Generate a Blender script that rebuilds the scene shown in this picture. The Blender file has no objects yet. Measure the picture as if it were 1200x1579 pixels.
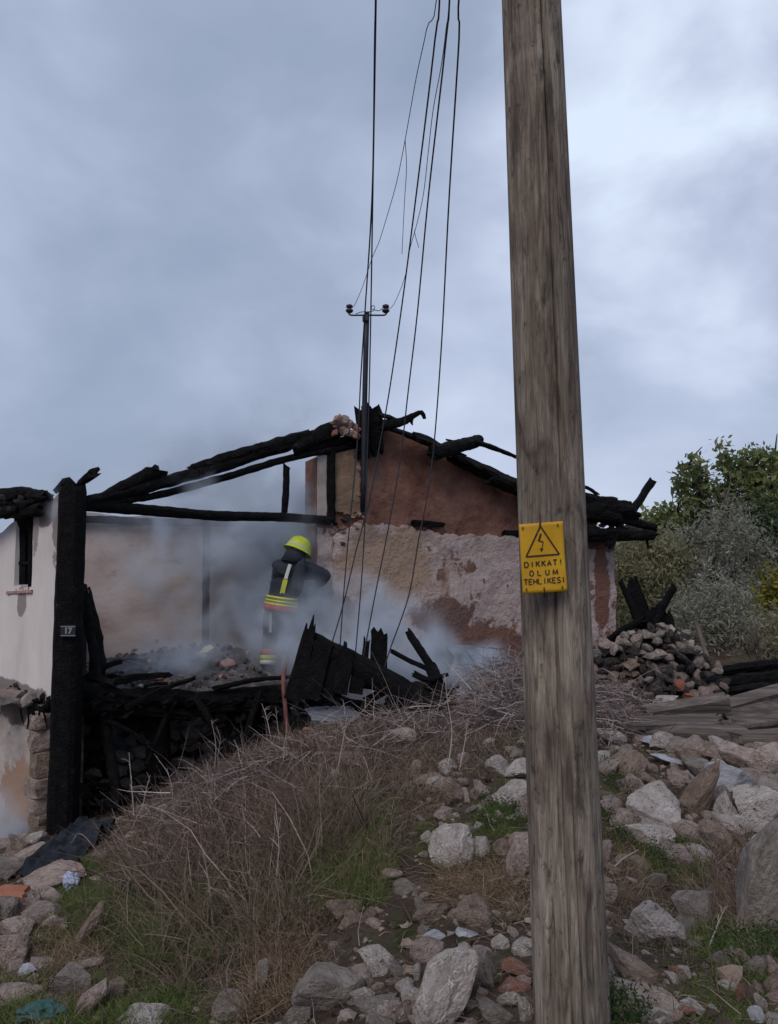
import bpy, bmesh, math, random
import numpy as np
from mathutils import Vector, Matrix, noise as mn

scene = bpy.context.scene
C = scene.collection
R = math.radians
random.seed(7); rng = np.random.default_rng(7)

# ------------------------------------------------------------------ camera
CAM_Z, PITCH, FPX, CX, CY = 1.6, R(4.0), 1140.0, 600.0, 789.5
cam = bpy.data.cameras.new('camera'); cam_o = bpy.data.objects.new('camera', cam); C.objects.link(cam_o)
cam.sensor_fit = 'VERTICAL'; cam.sensor_height = 36.0; cam.lens = 36.0 * FPX / 1579.0
cam.clip_start = 0.05; cam.clip_end = 3000
cam_o.location = (0, 0, CAM_Z); cam_o.rotation_euler = (R(90) + PITCH, 0, 0)
scene.camera = cam_o

# ------------------------------------------------------------------ sky, sun, exposure
SUN_EL, SUN_AZ = R(48), R(205)          # azimuth of the sun, clockwise from +Y: behind the camera, a little left
world = bpy.data.worlds.new('World'); scene.world = world; world.use_nodes = True
wn, wl = world.node_tree.nodes, world.node_tree.links
wn.clear()
def N(nt, t, **kw):
    n = nt.nodes.new(t)
    for k, v in kw.items():
        if k == 'i':
            for a, b in v.items(): n.inputs[a].default_value = b
        else: setattr(n, k, v)
    return n
wt = world.node_tree
sky = N(wt, 'ShaderNodeTexSky', sky_type='NISHITA', sun_disc=False, sun_elevation=SUN_EL, sun_rotation=SUN_AZ, dust_density=3.0)
tc = N(wt, 'ShaderNodeTexCoord')
mp = N(wt, 'ShaderNodeMapping'); mp.inputs['Scale'].default_value = (1.25, 1.25, 1.9); mp.inputs['Location'].default_value = (10.17, 15.57, 10.42)
wl.new(tc.outputs['Generated'], mp.inputs[0])
big = N(wt, 'ShaderNodeTexNoise', i={'Scale': 1.25, 'Detail': 3.5, 'Roughness': 0.45, 'Distortion': 0.15}); wl.new(mp.outputs[0], big.inputs['Vector'])
fine = N(wt, 'ShaderNodeTexNoise', i={'Scale': 3.4, 'Detail': 5.0, 'Roughness': 0.5, 'Distortion': 0.25}); wl.new(mp.outputs[0], fine.inputs['Vector'])
# thin bright break in the cloud to the upper right, as in the photograph
d0 = Vector(((1190 - 600) / 1140, 1.0, math.tan(math.atan((789 - 170) / 1140) + PITCH))).normalized()
d1 = Vector(((850 - 600) / 1140, 1.0, math.tan(math.atan((789 - 600) / 1140) + PITCH))).normalized()
def lobe(d, lo, hi):
    dp = N(wt, 'ShaderNodeVectorMath', operation='DOT_PRODUCT'); dp.inputs[1].default_value = d
    nv = N(wt, 'ShaderNodeVectorMath', operation='NORMALIZE'); wl.new(tc.outputs['Generated'], nv.inputs[0]); wl.new(nv.outputs[0], dp.inputs[0])
    mr = N(wt, 'ShaderNodeMapRange', interpolation_type='SMOOTHSTEP', i={'From Min': lo, 'From Max': hi}); wl.new(dp.outputs['Value'], mr.inputs['Value'])
    return mr.outputs[0]
def wm(op, a, b):
    m = N(wt, 'ShaderNodeMath', operation=op)
    for k, v in enumerate((a, b)):
        if isinstance(v, (int, float)): m.inputs[k].default_value = v
        else: wl.new(v, m.inputs[k])
    return m.outputs[0]
l0 = wm('MULTIPLY', lobe(d0, 0.925, 0.997), 0.37)
l1 = wm('MULTIPLY', lobe(d1, 0.955, 1.0), 0.13)
f = wm('ADD', wm('MULTIPLY', big.outputs['Fac'], 0.75), wm('MULTIPLY', fine.outputs['Fac'], 0.50))
f = wm('ADD', wm('ADD', f, wm('MULTIPLY', l0, wm('MULTIPLY', fine.outputs['Fac'], 2.0))), l1)
f = wm('SUBTRACT', f, .085)
ramp = N(wt, 'ShaderNodeValToRGB'); wl.new(f, ramp.inputs[0])
cr = ramp.color_ramp
cr.elements[0].position = 0.36; cr.elements[0].color = (0.27, 0.335, 0.465, 1)
cr.elements[1].position = 0.95; cr.elements[1].color = (0.74, 0.84, 1.0, 1)
e = cr.elements.new(0.52); e.color = (0.345, 0.41, 0.55, 1)
e = cr.elements.new(0.66); e.color = (0.47, 0.535, 0.70, 1)
skym = N(wt, 'ShaderNodeMix', data_type='RGBA', i={'Factor': 0.88})
sks = N(wt, 'ShaderNodeVectorMath', operation='SCALE', i={'Scale': 0.09}); wl.new(sky.outputs[0], sks.inputs[0])
wl.new(sks.outputs[0], skym.inputs[6]); wl.new(ramp.outputs[0], skym.inputs[7])
bg = N(wt, 'ShaderNodeBackground', i={'Strength': 0.90}); wl.new(skym.outputs[2], bg.inputs[0])
wo = N(wt, 'ShaderNodeOutputWorld'); wl.new(bg.outputs[0], wo.inputs[0])

sun = bpy.data.lights.new('sun', 'SUN'); sun_o = bpy.data.objects.new('sun', sun); C.objects.link(sun_o)
sun.energy = 1.35; sun.angle = R(28); sun.color = (1.0, 0.89, 0.82)
sd = Vector((math.sin(SUN_AZ) * math.cos(SUN_EL), math.cos(SUN_AZ) * math.cos(SUN_EL), math.sin(SUN_EL)))
sun_o.rotation_euler = sd.to_track_quat('Z', 'Y').to_euler()

vs = scene.view_settings
vs.view_transform = 'Standard'; vs.look = 'None'; vs.exposure = 0.3; vs.gamma = 1.0; vs.use_curve_mapping = False
scene.cycles.use_denoising = True
scene.cycles.volume_step_rate = 1.5; scene.cycles.volume_max_steps = 128; scene.cycles.volume_bounces = 1
scene.cycles.max_bounces = 6; scene.cycles.diffuse_bounces = 3

# ------------------------------------------------------------------ helpers
def at(px, py, Y):
    """the point of the place seen at pixel (px,py) of the 1200x1579 photograph, at distance Y in front of the camera"""
    xc, yc = (px - CX) / FPX, (CY - py) / FPX
    dy = math.cos(PITCH) - yc * math.sin(PITCH); dz = math.sin(PITCH) + yc * math.cos(PITCH)
    t = Y / dy
    return Vector((xc * t, Y, CAM_Z + dz * t))
def px_of(p):
    x, y, z = p[0], p[1], p[2] - CAM_Z
    d = y * math.cos(PITCH) + z * math.sin(PITCH); u = -y * math.sin(PITCH) + z * math.cos(PITCH)
    return CX + FPX * x / d, CY - FPX * u / d
def pxm(Y): return Y / FPX                 # metres per photo pixel at distance Y

WORLDLOC = {}
def tag(o, label=None, cat=None, group=None, kind=None):
    if label: o['label'] = label
    if cat:
        o['category'] = cat
        if not kind: o['kind'] = 'thing'
    if group: o['group'] = group
    if kind: o['kind'] = kind
    return o
def link(name, me, loc, parent=None):
    o = bpy.data.objects.new(name, me); C.objects.link(o)
    loc = Vector(loc); WORLDLOC[o.name] = loc.copy()
    if parent is not None:
        o.parent = parent; o.location = loc - WORLDLOC[parent.name]
    else: o.location = loc
    return o
def thing(name, loc, label, cat, group=None):
    return tag(link(name, None, loc), label, cat, group)
def mesh(name, V, F, mat, smooth=False, loc=None):
    V = np.asarray(V, dtype=float)
    if loc is None: loc = np.array([V[:, 0].mean(), V[:, 1].mean(), V[:, 2].min()])
    me = bpy.data.meshes.new(name)
    me.from_pydata((V - np.asarray(loc)).tolist(), [], [tuple(int(i) for i in q) for q in F])
    me.update()
    if mat: me.materials.append(mat)
    if smooth: me.shade_smooth()
    return me, loc
def obj(name, V, F, mat, parent=None, smooth=False, loc=None):
    me, loc = mesh(name, V, F, mat, smooth, loc)
    return link(name, me, loc, parent)
def quads(name, V, nq, mat, tint=None, parent=None, smooth=False, per=4, idx=None):
    """fast mesh of many quads (idx) or of nq consecutive quads"""
    me = bpy.data.meshes.new(name)
    V = np.asarray(V, np.float32); loc = V.mean(0); V = V - loc
    if idx is None: idx = np.arange(nq * per).reshape(nq, per)
    idx = np.asarray(idx, np.int32); nq = len(idx)
    me.vertices.add(len(V)); me.vertices.foreach_set('co', V.ravel())
    me.loops.add(nq * per); me.loops.foreach_set('vertex_index', idx.ravel())
    me.polygons.add(nq); me.polygons.foreach_set('loop_start', np.arange(0, nq * per, per, dtype=np.int32))
    try: me.polygons.foreach_set('loop_total', np.full(nq, per, np.int32))
    except Exception: pass
    me.update(calc_edges=True)
    if tint is not None:
        a = me.attributes.new('tint', 'FLOAT', 'POINT'); a.data.foreach_set('value', np.asarray(tint, np.float32))
    me.materials.append(mat)
    if smooth: me.shade_smooth()
    return link(name, me, loc, parent)

# ------------------------------------------------------------------ materials
def pmat(name, cols, scale=4.0, detail=8.0, rough=0.9, bump=0.4, bscale=30.0, stretch=(1, 1, 1), dist=0.0, nrough=0.6,
         crack=0.0, cscale=20.0, spots=None, spec=0.3, rand=0.0, bdist=0.02, metal=0.0):
    """procedural: noise ramp of colours, noise bump, optional voronoi cracks and a second spot colour (scale, threshold, colour)"""
    m = bpy.data.materials.new(name); m.use_nodes = True; nt = m.node_tree; L = nt.links
    b = nt.nodes['Principled BSDF']; b.inputs['Roughness'].default_value = rough; b.inputs['Specular IOR Level'].default_value = spec
    b.inputs['Metallic'].default_value = metal
    t = N(nt, 'ShaderNodeTexCoord'); mpn = N(nt, 'ShaderNodeMapping'); mpn.inputs['Scale'].default_value = stretch
    L.new(t.outputs['Object'], mpn.inputs[0])
    if rand:
        oi = N(nt, 'ShaderNodeObjectInfo'); vm = N(nt, 'ShaderNodeVectorMath', operation='SCALE', i={'Scale': 17.0})
        cx = N(nt, 'ShaderNodeCombineXYZ')
        for k in range(3): L.new(oi.outputs['Random'], cx.inputs[k])
        L.new(cx.outputs[0], vm.inputs[0]); L.new(vm.outputs[0], mpn.inputs['Location'])
    n1 = N(nt, 'ShaderNodeTexNoise', i={'Scale': scale, 'Detail': detail, 'Roughness': nrough, 'Distortion': dist}); L.new(mpn.outputs[0], n1.inputs['Vector'])
    rp = N(nt, 'ShaderNodeValToRGB'); L.new(n1.outputs['Fac'], rp.inputs[0])
    k = len(cols); rp.color_ramp.elements[0].position = 0.30; rp.color_ramp.elements[1].position = 0.70
    rp.color_ramp.elements[0].color = (*cols[0], 1); rp.color_ramp.elements[1].color = (*cols[-1], 1)
    for j in range(1, k - 1):
        e = rp.color_ramp.elements.new(0.30 + 0.40 * j / (k - 1)); e.color = (*cols[j], 1)
    col = rp.outputs[0]
    if spots:
        for (ss, th, sc, wid) in spots:
            n3 = N(nt, 'ShaderNodeTexNoise', i={'Scale': ss, 'Detail': 6.0, 'Roughness': 0.65}); L.new(mpn.outputs[0], n3.inputs['Vector'])
            mr = N(nt, 'ShaderNodeMapRange', i={'From Min': th, 'From Max': th + wid}); L.new(n3.outputs['Fac'], mr.inputs['Value'])
            mx = N(nt, 'ShaderNodeMix', data_type='RGBA'); L.new(mr.outputs[0], mx.inputs[0]); L.new(col, mx.inputs[6]); mx.inputs[7].default_value = (*sc, 1)
            col = mx.outputs[2]
    if rand:
        hs = N(nt, 'ShaderNodeHueSaturation'); mr2 = N(nt, 'ShaderNodeMapRange', i={'To Min': 1 - rand, 'To Max': 1 + rand})
        L.new(oi.outputs['Random'], mr2.inputs['Value']); L.new(mr2.outputs[0], hs.inputs['Value']); L.new(col, hs.inputs['Color']); col = hs.outputs[0]
    L.new(col, b.inputs['Base Color'])
    n2 = N(nt, 'ShaderNodeTexNoise', i={'Scale': bscale, 'Detail': 8.0, 'Roughness': 0.65}); L.new(mpn.outputs[0], n2.inputs['Vector'])
    bp = N(nt, 'ShaderNodeBump', i={'Strength': bump, 'Distance': bdist}); L.new(n2.outputs['Fac'], bp.inputs['Height'])
    if crack:
        vo = N(nt, 'ShaderNodeTexVoronoi', feature='DISTANCE_TO_EDGE', i={'Scale': cscale}); L.new(mpn.outputs[0], vo.inputs['Vector'])
        mr = N(nt, 'ShaderNodeMapRange', i={'From Min': 0.0, 'From Max': 0.12}); L.new(vo.outputs['Distance'], mr.inputs['Value'])
        b2 = N(nt, 'ShaderNodeBump', i={'Strength': crack, 'Distance': 0.02}); L.new(mr.outputs[0], b2.inputs['Height']); L.new(bp.outputs[0], b2.inputs['Normal'])
        L.new(b2.outputs[0], b.inputs['Normal'])
    else: L.new(bp.outputs[0], b.inputs['Normal'])
    m['b'] = b.name
    return m
def tintmat(name, cols, rough=0.85, spec=0.2, trans=0.0, scale=0):
    """colour picked for each blade or leaf by its own tint value"""
    m = bpy.data.materials.new(name); m.use_nodes = True; nt = m.node_tree; L = nt.links
    b = nt.nodes['Principled BSDF']; b.inputs['Roughness'].default_value = rough; b.inputs['Specular IOR Level'].default_value = spec
    a = N(nt, 'ShaderNodeAttribute', attribute_name='tint'); rp = N(nt, 'ShaderNodeValToRGB'); L.new(a.outputs['Fac'], rp.inputs[0])
    k = len(cols); rp.color_ramp.elements[0].position = 0; rp.color_ramp.elements[1].position = 1
    rp.color_ramp.elements[0].color = (*cols[0], 1); rp.color_ramp.elements[1].color = (*cols[-1], 1)
    for j in range(1, k - 1):
        e = rp.color_ramp.elements.new(j / (k - 1)); e.color = (*cols[j], 1)
    L.new(rp.outputs[0], b.inputs['Base Color'])
    if trans:
        tr = N(nt, 'ShaderNodeBsdfTranslucent'); L.new(rp.outputs[0], tr.inputs[0])
        mx = N(nt, 'ShaderNodeMixShader', i={'Fac': trans}); L.new(b.outputs[0], mx.inputs[1]); L.new(tr.outputs[0], mx.inputs[2])
        L.new(mx.outputs[0], nt.nodes['Material Output'].inputs[0])
    return m

M = {}
M['char'] = pmat('charred_wood', [(.0025, .0025, .003), (.005, .005, .006), (.011, .0105, .011)], 9, rough=.8, bump=.9, bscale=26, crack=.7, cscale=26, spots=[(3.5, .62, (.022, .014, .010), .12), (6, .64, (.05, .047, .047), .09)], bdist=.03, spec=.12)
M['soot'] = pmat('soot', [(.005, .005, .006), (.010, .0095, .010), (.024, .021, .02)], 6, rough=.95, bump=.7, bscale=24, spec=.1)
M['ash_grey'] = pmat('ash_grey', [(.03, .028, .03), (.075, .07, .072), (.16, .15, .15)], 7, rough=.95, bump=.8, bscale=30)
M['adobe'] = pmat('adobe', [(.095, .040, .031), (.168, .080, .059), (.225, .127, .094)], 2.6, detail=10, rough=.97, bump=.8, bscale=13, spots=[(4.0, .58, (.055, .032, .028), .14), (.9, .57, (.215, .145, .11), .2), (1.5, .60, (.045, .03, .028), .18)], bdist=.04)
M['adobe_tan'] = pmat('adobe_tan', [(.15, .095, .065), (.21, .145, .10), (.27, .20, .145)], 2.2, rough=.97, bump=.8, bscale=14, spots=[(6, .63, (.07, .04, .032), .1)], bdist=.04)
M['white_wall'] = pmat('white_wall', [(.46, .425, .415), (.57, .53, .515), (.64, .60, .58)], 1.6, rough=.95, bump=.25, bscale=9, stretch=(1.1, 1.1, .4), spots=[(3.2, .68, (.30, .255, .245), .2)])
M['plaster_old'] = pmat('plaster_old', [(.22, .185, .17), (.35, .305, .285), (.47, .43, .41)], 2.6, rough=.96, bump=.55, bscale=16, spots=[(4.5, .60, (.16, .115, .095), .1), (13, .64, (.07, .055, .05), .07)])
M['back_wall'] = pmat('back_wall', [(.24, .19, .175), (.36, .30, .28), (.43, .375, .355)], 1.3, rough=.96, bump=.4, bscale=12, stretch=(1, 1, 1.6), spots=[(2.4, .62, (.10, .07, .066), .16)])
M['soil'] = pmat('soil', [(.036, .026, .021), (.078, .058, .046), (.135, .105, .084)], 2.2, detail=12, rough=1, bump=1.0, bscale=22, spots=[(1.1, .53, (.035, .045, .016), .12), (16, .60, (.17, .145, .12), .06)], bdist=.05, spec=.1)
M['old_wood'] = pmat('old_wood', [(.035, .027, .024), (.10, .082, .073), (.23, .195, .175)], 7, detail=12, nrough=.7, rough=.92, bump=.7, bscale=20, stretch=(.10, 2.6, 2.6), spots=[(2.2, .60, (.02, .015, .014), .12)])
M['timber'] = pmat('timber', [(.06, .045, .04), (.125, .098, .088), (.20, .165, .15)], 3, rough=.9, bump=.7, bscale=18, stretch=(1, 1, 1), spots=[(7, .62, (.03, .022, .02), .1)])
M['terracotta'] = pmat('terracotta', [(.15, .055, .035), (.24, .095, .06), (.30, .14, .095)], 6, rough=.92, bump=.4, bscale=30, rand=.2)
M['brick_pink'] = pmat('brick_pink', [(.16, .09, .08), (.27, .165, .145), (.36, .25, .225)], 7, rough=.95, bump=.6, bscale=25, rand=.25)
ROCKSP = [(3.5, .60, (.20, .155, .125), .10), (13, .63, (.06, .05, .045), .05)]
M['rock_white'] = pmat('rock_white', [(.46, .39, .35), (.63, .565, .52), (.76, .70, .66)], 4, rough=.93, bump=1.0, bscale=13, spots=ROCKSP, rand=.10, bdist=.09, crack=.35, cscale=2.3)
M['rock_tan'] = pmat('rock_tan', [(.22, .155, .115), (.35, .265, .21), (.46, .365, .295)], 4, rough=.95, bump=1.0, bscale=13, spots=ROCKSP, rand=.15, bdist=.09, crack=.35, cscale=2.6)
M['rock_pink'] = pmat('rock_pink', [(.33, .235, .20), (.49, .385, .34), (.62, .52, .47)], 4, rough=.95, bump=1.0, bscale=13, spots=ROCKSP, rand=.15, bdist=.09, crack=.35, cscale=2.6)
M['rock_grey'] = pmat('rock_grey', [(.18, .15, .13), (.29, .25, .222), (.41, .36, .325)], 4, rough=.95, bump=1.0, bscale=15, spots=[(5, .58, (.13, .125, .085), .1), (20, .62, (.05, .045, .042), .06)], rand=.12, bdist=.05)
M['rock_blue'] = pmat('rock_blue', [(.22, .235, .265), (.32, .335, .37), (.41, .425, .455)], 5, rough=.85, bump=.6, bscale=14, spots=[(8, .64, (.11, .11, .12), .08)], rand=.08)
M['rock_red'] = pmat('rock_red', [(.15, .065, .05), (.25, .125, .095), (.32, .19, .15)], 6, rough=.95, bump=1.0, bscale=20, rand=.15)
M['rock_soot'] = pmat('rock_soot', [(.022, .019, .019), (.055, .047, .046), (.12, .105, .10)], 5, rough=.97, bump=1.0, bscale=17, rand=.35, bdist=.05)
M['metal_dark'] = pmat('metal_dark', [(.02, .022, .03), (.035, .037, .045)], 8, rough=.5, bump=.1, metal=.6)
M['sheet'] = pmat('sheet_metal', [(.10, .115, .14), (.17, .19, .22), (.24, .26, .29)], 3, rough=.6, bump=.25, bscale=8, spots=[(5, .6, (.10, .09, .09), .12)], metal=.35)
M['cable'] = pmat('cable', [(.03, .033, .045), (.055, .06, .075)], 8, rough=.6, bump=.1)
M['cable_bare'] = pmat('cable_bare', [(.10, .085, .075), (.2, .17, .15)], 8, rough=.7, bump=.1)
M['porcelain'] = pmat('porcelain', [(.02, .016, .02), (.04, .03, .035)], 8, rough=.3, bump=.05)
M['net'] = pmat('black_net', [(.004, .006, .010), (.009, .013, .02), (.018, .024, .035)], 10, rough=.7, bump=.9, bscale=40)
M['teal'] = pmat('teal_plastic', [(.02, .06, .055), (.03, .09, .08)], 6, rough=.5, bump=.3)
M['packet'] = pmat('packet_foil', [(.10, .17, .42), (.62, .66, .72)], 14, nrough=.3, rough=.4, bump=.3)
M['hose'] = pmat('hose', [(.11, .04, .04), (.18, .07, .068)], 12, rough=.8, bump=.2)
M['paper'] = pmat('plaster_crumb', [(.45, .36, .22), (.58, .49, .33)], 9, rough=.95, bump=.5)
def flat(name, col, rough=.6, spec=.4, metal=0.0):
    return pmat(name, [tuple(c * .88 for c in col), tuple(min(1, c * 1.06) for c in col)], 14, rough=rough, bump=.06, bscale=60, spec=spec, metal=metal)
M['sign_yellow'] = pmat('sign_yellow', [(.40, .215, .008), (.50, .28, .011), (.56, .335, .018)], 6, rough=.55, bump=.12, bscale=30, spots=[(11, .62, (.30, .15, .015), .12), (35, .66, (.16, .075, .02), .06)])
M['sign_ink'] = flat('sign_ink', (.035, .012, .008), .6)
M['nail'] = flat('nail', (.10, .05, .03), .6)
M['plate_blue'] = flat('plate_blue', (.012, .014, .022), .5)
M['plate_white'] = flat('plate_white', (.20, .21, .23), .6)
M['helmet'] = pmat('helmet_yellow', [(.34, .40, .02), (.46, .54, .03)], 9, rough=.45, bump=.1, spots=[(14, .60, (.12, .13, .03), .12)])
M['suit'] = pmat('suit_cloth', [(.012, .016, .025), (.022, .028, .04)], 10, rough=.9, bump=.4, bscale=40)
M['band_yellow'] = pmat('band_yellow', [(.36, .37, .03), (.50, .51, .05)], 12, rough=.6, bump=.15, spots=[(16, .60, (.14, .13, .04), .1)])
M['band_red'] = pmat('band_red', [(.26, .03, .03), (.38, .05, .05)], 12, rough=.7, bump=.15, spots=[(16, .62, (.10, .02, .02), .1)])
M['band_silver'] = flat('band_silver', (.42, .44, .42), .4)
M['glove'] = flat('glove', (.05, .045, .04), .8)
M['skin'] = flat('skin', (.40, .25, .19), .6)
M['rubber'] = flat('rubber', (.012, .012, .013), .6)
M['pole'] = None
M['dry'] = tintmat('dry_grass', [(.030, .021, .017), (.088, .062, .048), (.185, .139, .108), (.41, .33, .262)])
M['straw'] = tintmat('straw', [(.075, .05, .032), (.17, .12, .08), (.32, .25, .17)])
M['green'] = tintmat('green_grass', [(.026, .048, .011), (.056, .095, .02), (.11, .15, .04), (.20, .19, .08)], trans=.15)
M['weed'] = tintmat('weed_leaf', [(.012, .026, .009), (.026, .050, .015), (.05, .085, .026)], trans=.15)
M['twig'] = tintmat('twig', [(.042, .031, .03), (.115, .087, .083), (.25, .205, .195), (.41, .35, .325)])
M['leaf'] = tintmat('tree_leaf', [(.06, .085, .035), (.125, .16, .065), (.22, .25, .105), (.34, .31, .14)], trans=.45, rough=.7)
M['olive'] = tintmat('olive_leaf', [(.10, .105, .08), (.19, .195, .15), (.30, .30, .24), (.44, .42, .36)], trans=.4)
M['scrub'] = tintmat('scrub_leaf', [(.11, .11, .06), (.22, .21, .12), (.34, .31, .20)], trans=.4)
M['yellow_leaf'] = tintmat('yellow_leaf', [(.05, .075, .014), (.14, .13, .02), (.32, .22, .025)], trans=.25)
M['dark_leaf'] = tintmat('dark_leaf', [(.025, .042, .022), (.052, .078, .04), (.095, .13, .062)], trans=.3)
M['bark'] = pmat('bark', [(.035, .028, .025), (.08, .066, .06)], 9, rough=.95, bump=.8, bscale=25)

# ------------------------------------------------------------------ ground
_w = rng.normal(0, 1, (3, 14, 2)); _ph = rng.uniform(0, 6.28, (3, 14))
def bumps(x, y):
    s = 0
    for o, (fr, am) in enumerate(((1.1, .030), (3.2, .014), (8.0, .006))):
        for k in range(14): s = s + am * np.sin(fr * (_w[o, k, 0] * x + _w[o, k, 1] * y) + _ph[o, k]) / 2.0
    return s
GP = []
for px, py, Y in [(-150, 1579, 3.8), (0, 1579, 3.6), (300, 1579, 3.3), (600, 1579, 2.9), (880, 1590, 2.6), (1200, 1579, 2.65), (1400, 1560, 2.7),
                  (0, 1480, 4.4), (150, 1470, 4.3), (330, 1480, 4.0), (600, 1450, 3.65), (1000, 1450, 3.55), (1200, 1440, 3.6),
                  (0, 1390, 5.2), (130, 1370, 5.4), (300, 1370, 4.9), (500, 1350, 4.5), (700, 1330, 4.4), (1000, 1330, 4.5), (1180, 1330, 4.5),
                  (180, 1285, 6.3), (330, 1240, 6.1), (480, 1210, 5.9), (640, 1210, 5.8), (800, 1190, 5.8), (1000, 1190, 6.0), (1200, 1190, 6.1),
                  (300, 1210, 6.9), (430, 1150, 6.9), (560, 1122, 7.0), (700, 1128, 7.2), (830, 1110, 7.6), (1000, 1140, 7.0), (1180, 1130, 7.2),
                  (780, 1060, 9.0), (1000, 1090, 8.9), (1200, 1075, 9.0), (900, 1020, 11.5), (1150, 1030, 12.0), (1350, 1030, 12.0)]:
    GP.append(at(px, py, Y))
for px, py, Y in [(60, 1300, 7.5), (110, 1290, 7.6), (-80, 1335, 7.4), (190, 1275, 8.0)]: GP.append(at(px, py, Y))
for x, y, z in [(-4.8, 8.7, -1.75), (-6.5, 9.5, -1.9), (-3.3, 8.6, -1.32), (-2.4, 8.7, -1.3), (-1.4, 8.6, -1.15), (-.6, 8.7, -.35), (.3, 8.6, -.15), (-3.0, 10.5, -1.32), (-1.5, 10.5, -1.3),
                (-3.5, 12.5, -1.2), (-.5, 12.0, -.5), (1.2, 12.6, .05), (3.3, 13.2, .1), (0, 0, 0), (-2, 0, -.25), (-4, 1, -.7), (3, 0, .05), (-6, 4, -.95), (5, 3, .05), (6, 8, .1),
                (6, 14, .1), (0, 17, .1), (-6, 15, -.8), (10, 10, .2), (-10, 8, -1.8), (0, -5, 0), (8, 18, .3), (-9, 18, -.5)]: GP.append(Vector((x, y, z)))
GP = np.array([tuple(p) for p in GP])
def _phi(r): return np.sqrt(r * r + .25)
_A = _phi(np.linalg.norm(GP[:, None, :2] - GP[None, :, :2], axis=2)); _n = len(GP)
_T = np.zeros((_n + 3, _n + 3)); _T[:_n, :_n] = _A + np.eye(_n) * .02; _T[:_n, _n] = 1; _T[:_n, _n + 1] = GP[:, 0]
_T[:_n, _n + 2] = GP[:, 1]; _T[_n:, :_n] = _T[:_n, _n:].T
_wgt = np.linalg.solve(_T, np.concatenate([GP[:, 2], np.zeros(3)]))
def H(x, y):
    x = np.asarray(x, float); y = np.asarray(y, float); sh = x.shape; xf, yf = x.ravel(), y.ravel()
    z = _wgt[_n] + _wgt[_n + 1] * xf + _wgt[_n + 2] * yf
    for k in range(_n): z = z + _wgt[k] * _phi(np.hypot(xf - GP[k, 0], yf - GP[k, 1]))
    d = np.hypot(xf, yf - 8); wgt = np.clip((d - 12) / 10, 0, 1); wgt = wgt * wgt * (3 - 2 * wgt)
    z = z * (1 - wgt) + (.0) * wgt + bumps(xf, yf) * (1 - .7 * wgt)
    return z.reshape(sh)
def h(x, y): return float(H(np.array([x]), np.array([y]))[0])
def hit(px, py, y0=2.0, y1=30.0):
    Ys = np.arange(y0, y1, .04); a, b = at(px, py, 1.0), at(px, py, 2.0); d = b - a
    xs, zs = a.x + d.x * (Ys - 1), a.z + d.z * (Ys - 1)
    below = np.nonzero(zs < H(xs, Ys))[0]
    k = below[0] if len(below) else len(Ys) - 1
    return Vector((xs[k], Ys[k], zs[k]))
ax = np.concatenate([[-600, -300, -150, -80, -50, -32, -22, -16, -12, -9.5, -8], np.arange(-7, 7.01, .065), [8, 9.5, 12, 16, 22, 32, 50, 80, 150, 300, 600]])
ay = np.concatenate([[-120, -40, -15, -6, -2, 0, 1], np.arange(1.6, 14, .065), [14.5, 15, 16, 17, 18.5, 20, 23, 27, 33, 45, 70, 120, 250, 500, 900]])
gx, gy = np.meshgrid(ax, ay); gz = H(gx, gy)
V = np.stack([gx.ravel(), gy.ravel(), gz.ravel()], 1)
nx, ny = len(ax), len(ay); ii = (np.arange(ny - 1)[:, None] * nx + np.arange(nx - 1)[None]).ravel()
ground = quads('ground', V, 0, M['soil'], idx=np.stack([ii, ii + 1, ii + nx + 1, ii + nx], 1), smooth=True)
tag(ground, kind='structure')

# ------------------------------------------------------------------ shape makers
def catmull(P, n):
    P = [Vector(p) for p in P]
    if len(P) == 2: return [P[0].lerp(P[1], k / n) for k in range(n + 1)]
    Q = [P[0] * 2 - P[1]] + P + [P[-1] * 2 - P[-2]]; out = []
    L = [(P[i + 1] - P[i]).length for i in range(len(P) - 1)]; tot = sum(L)
    for i in range(len(P) - 1):
        m = max(1, round(n * L[i] / tot))
        a, b, c, d = Q[i:i + 4]
        for k in range(m):
            t = k / m
            out.append(.5 * ((2 * b) + (c - a) * t + (2 * a - 5 * b + 4 * c - d) * t * t + (3 * b - a - 3 * c + d) * t ** 3))
    out.append(P[-1]); return out
def frames(P):
    fr = []; up = None
    for i in range(len(P)):
        t = (P[min(i + 1, len(P) - 1)] - P[max(i - 1, 0)]).normalized()
        if up is None:
            up = Vector((0, 0, 1)) if abs(t.z) < .9 else Vector((0, -1, 0))
        s = t.cross(up).normalized(); up = s.cross(t).normalized(); fr.append((t, s, up))
    return fr
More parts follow.
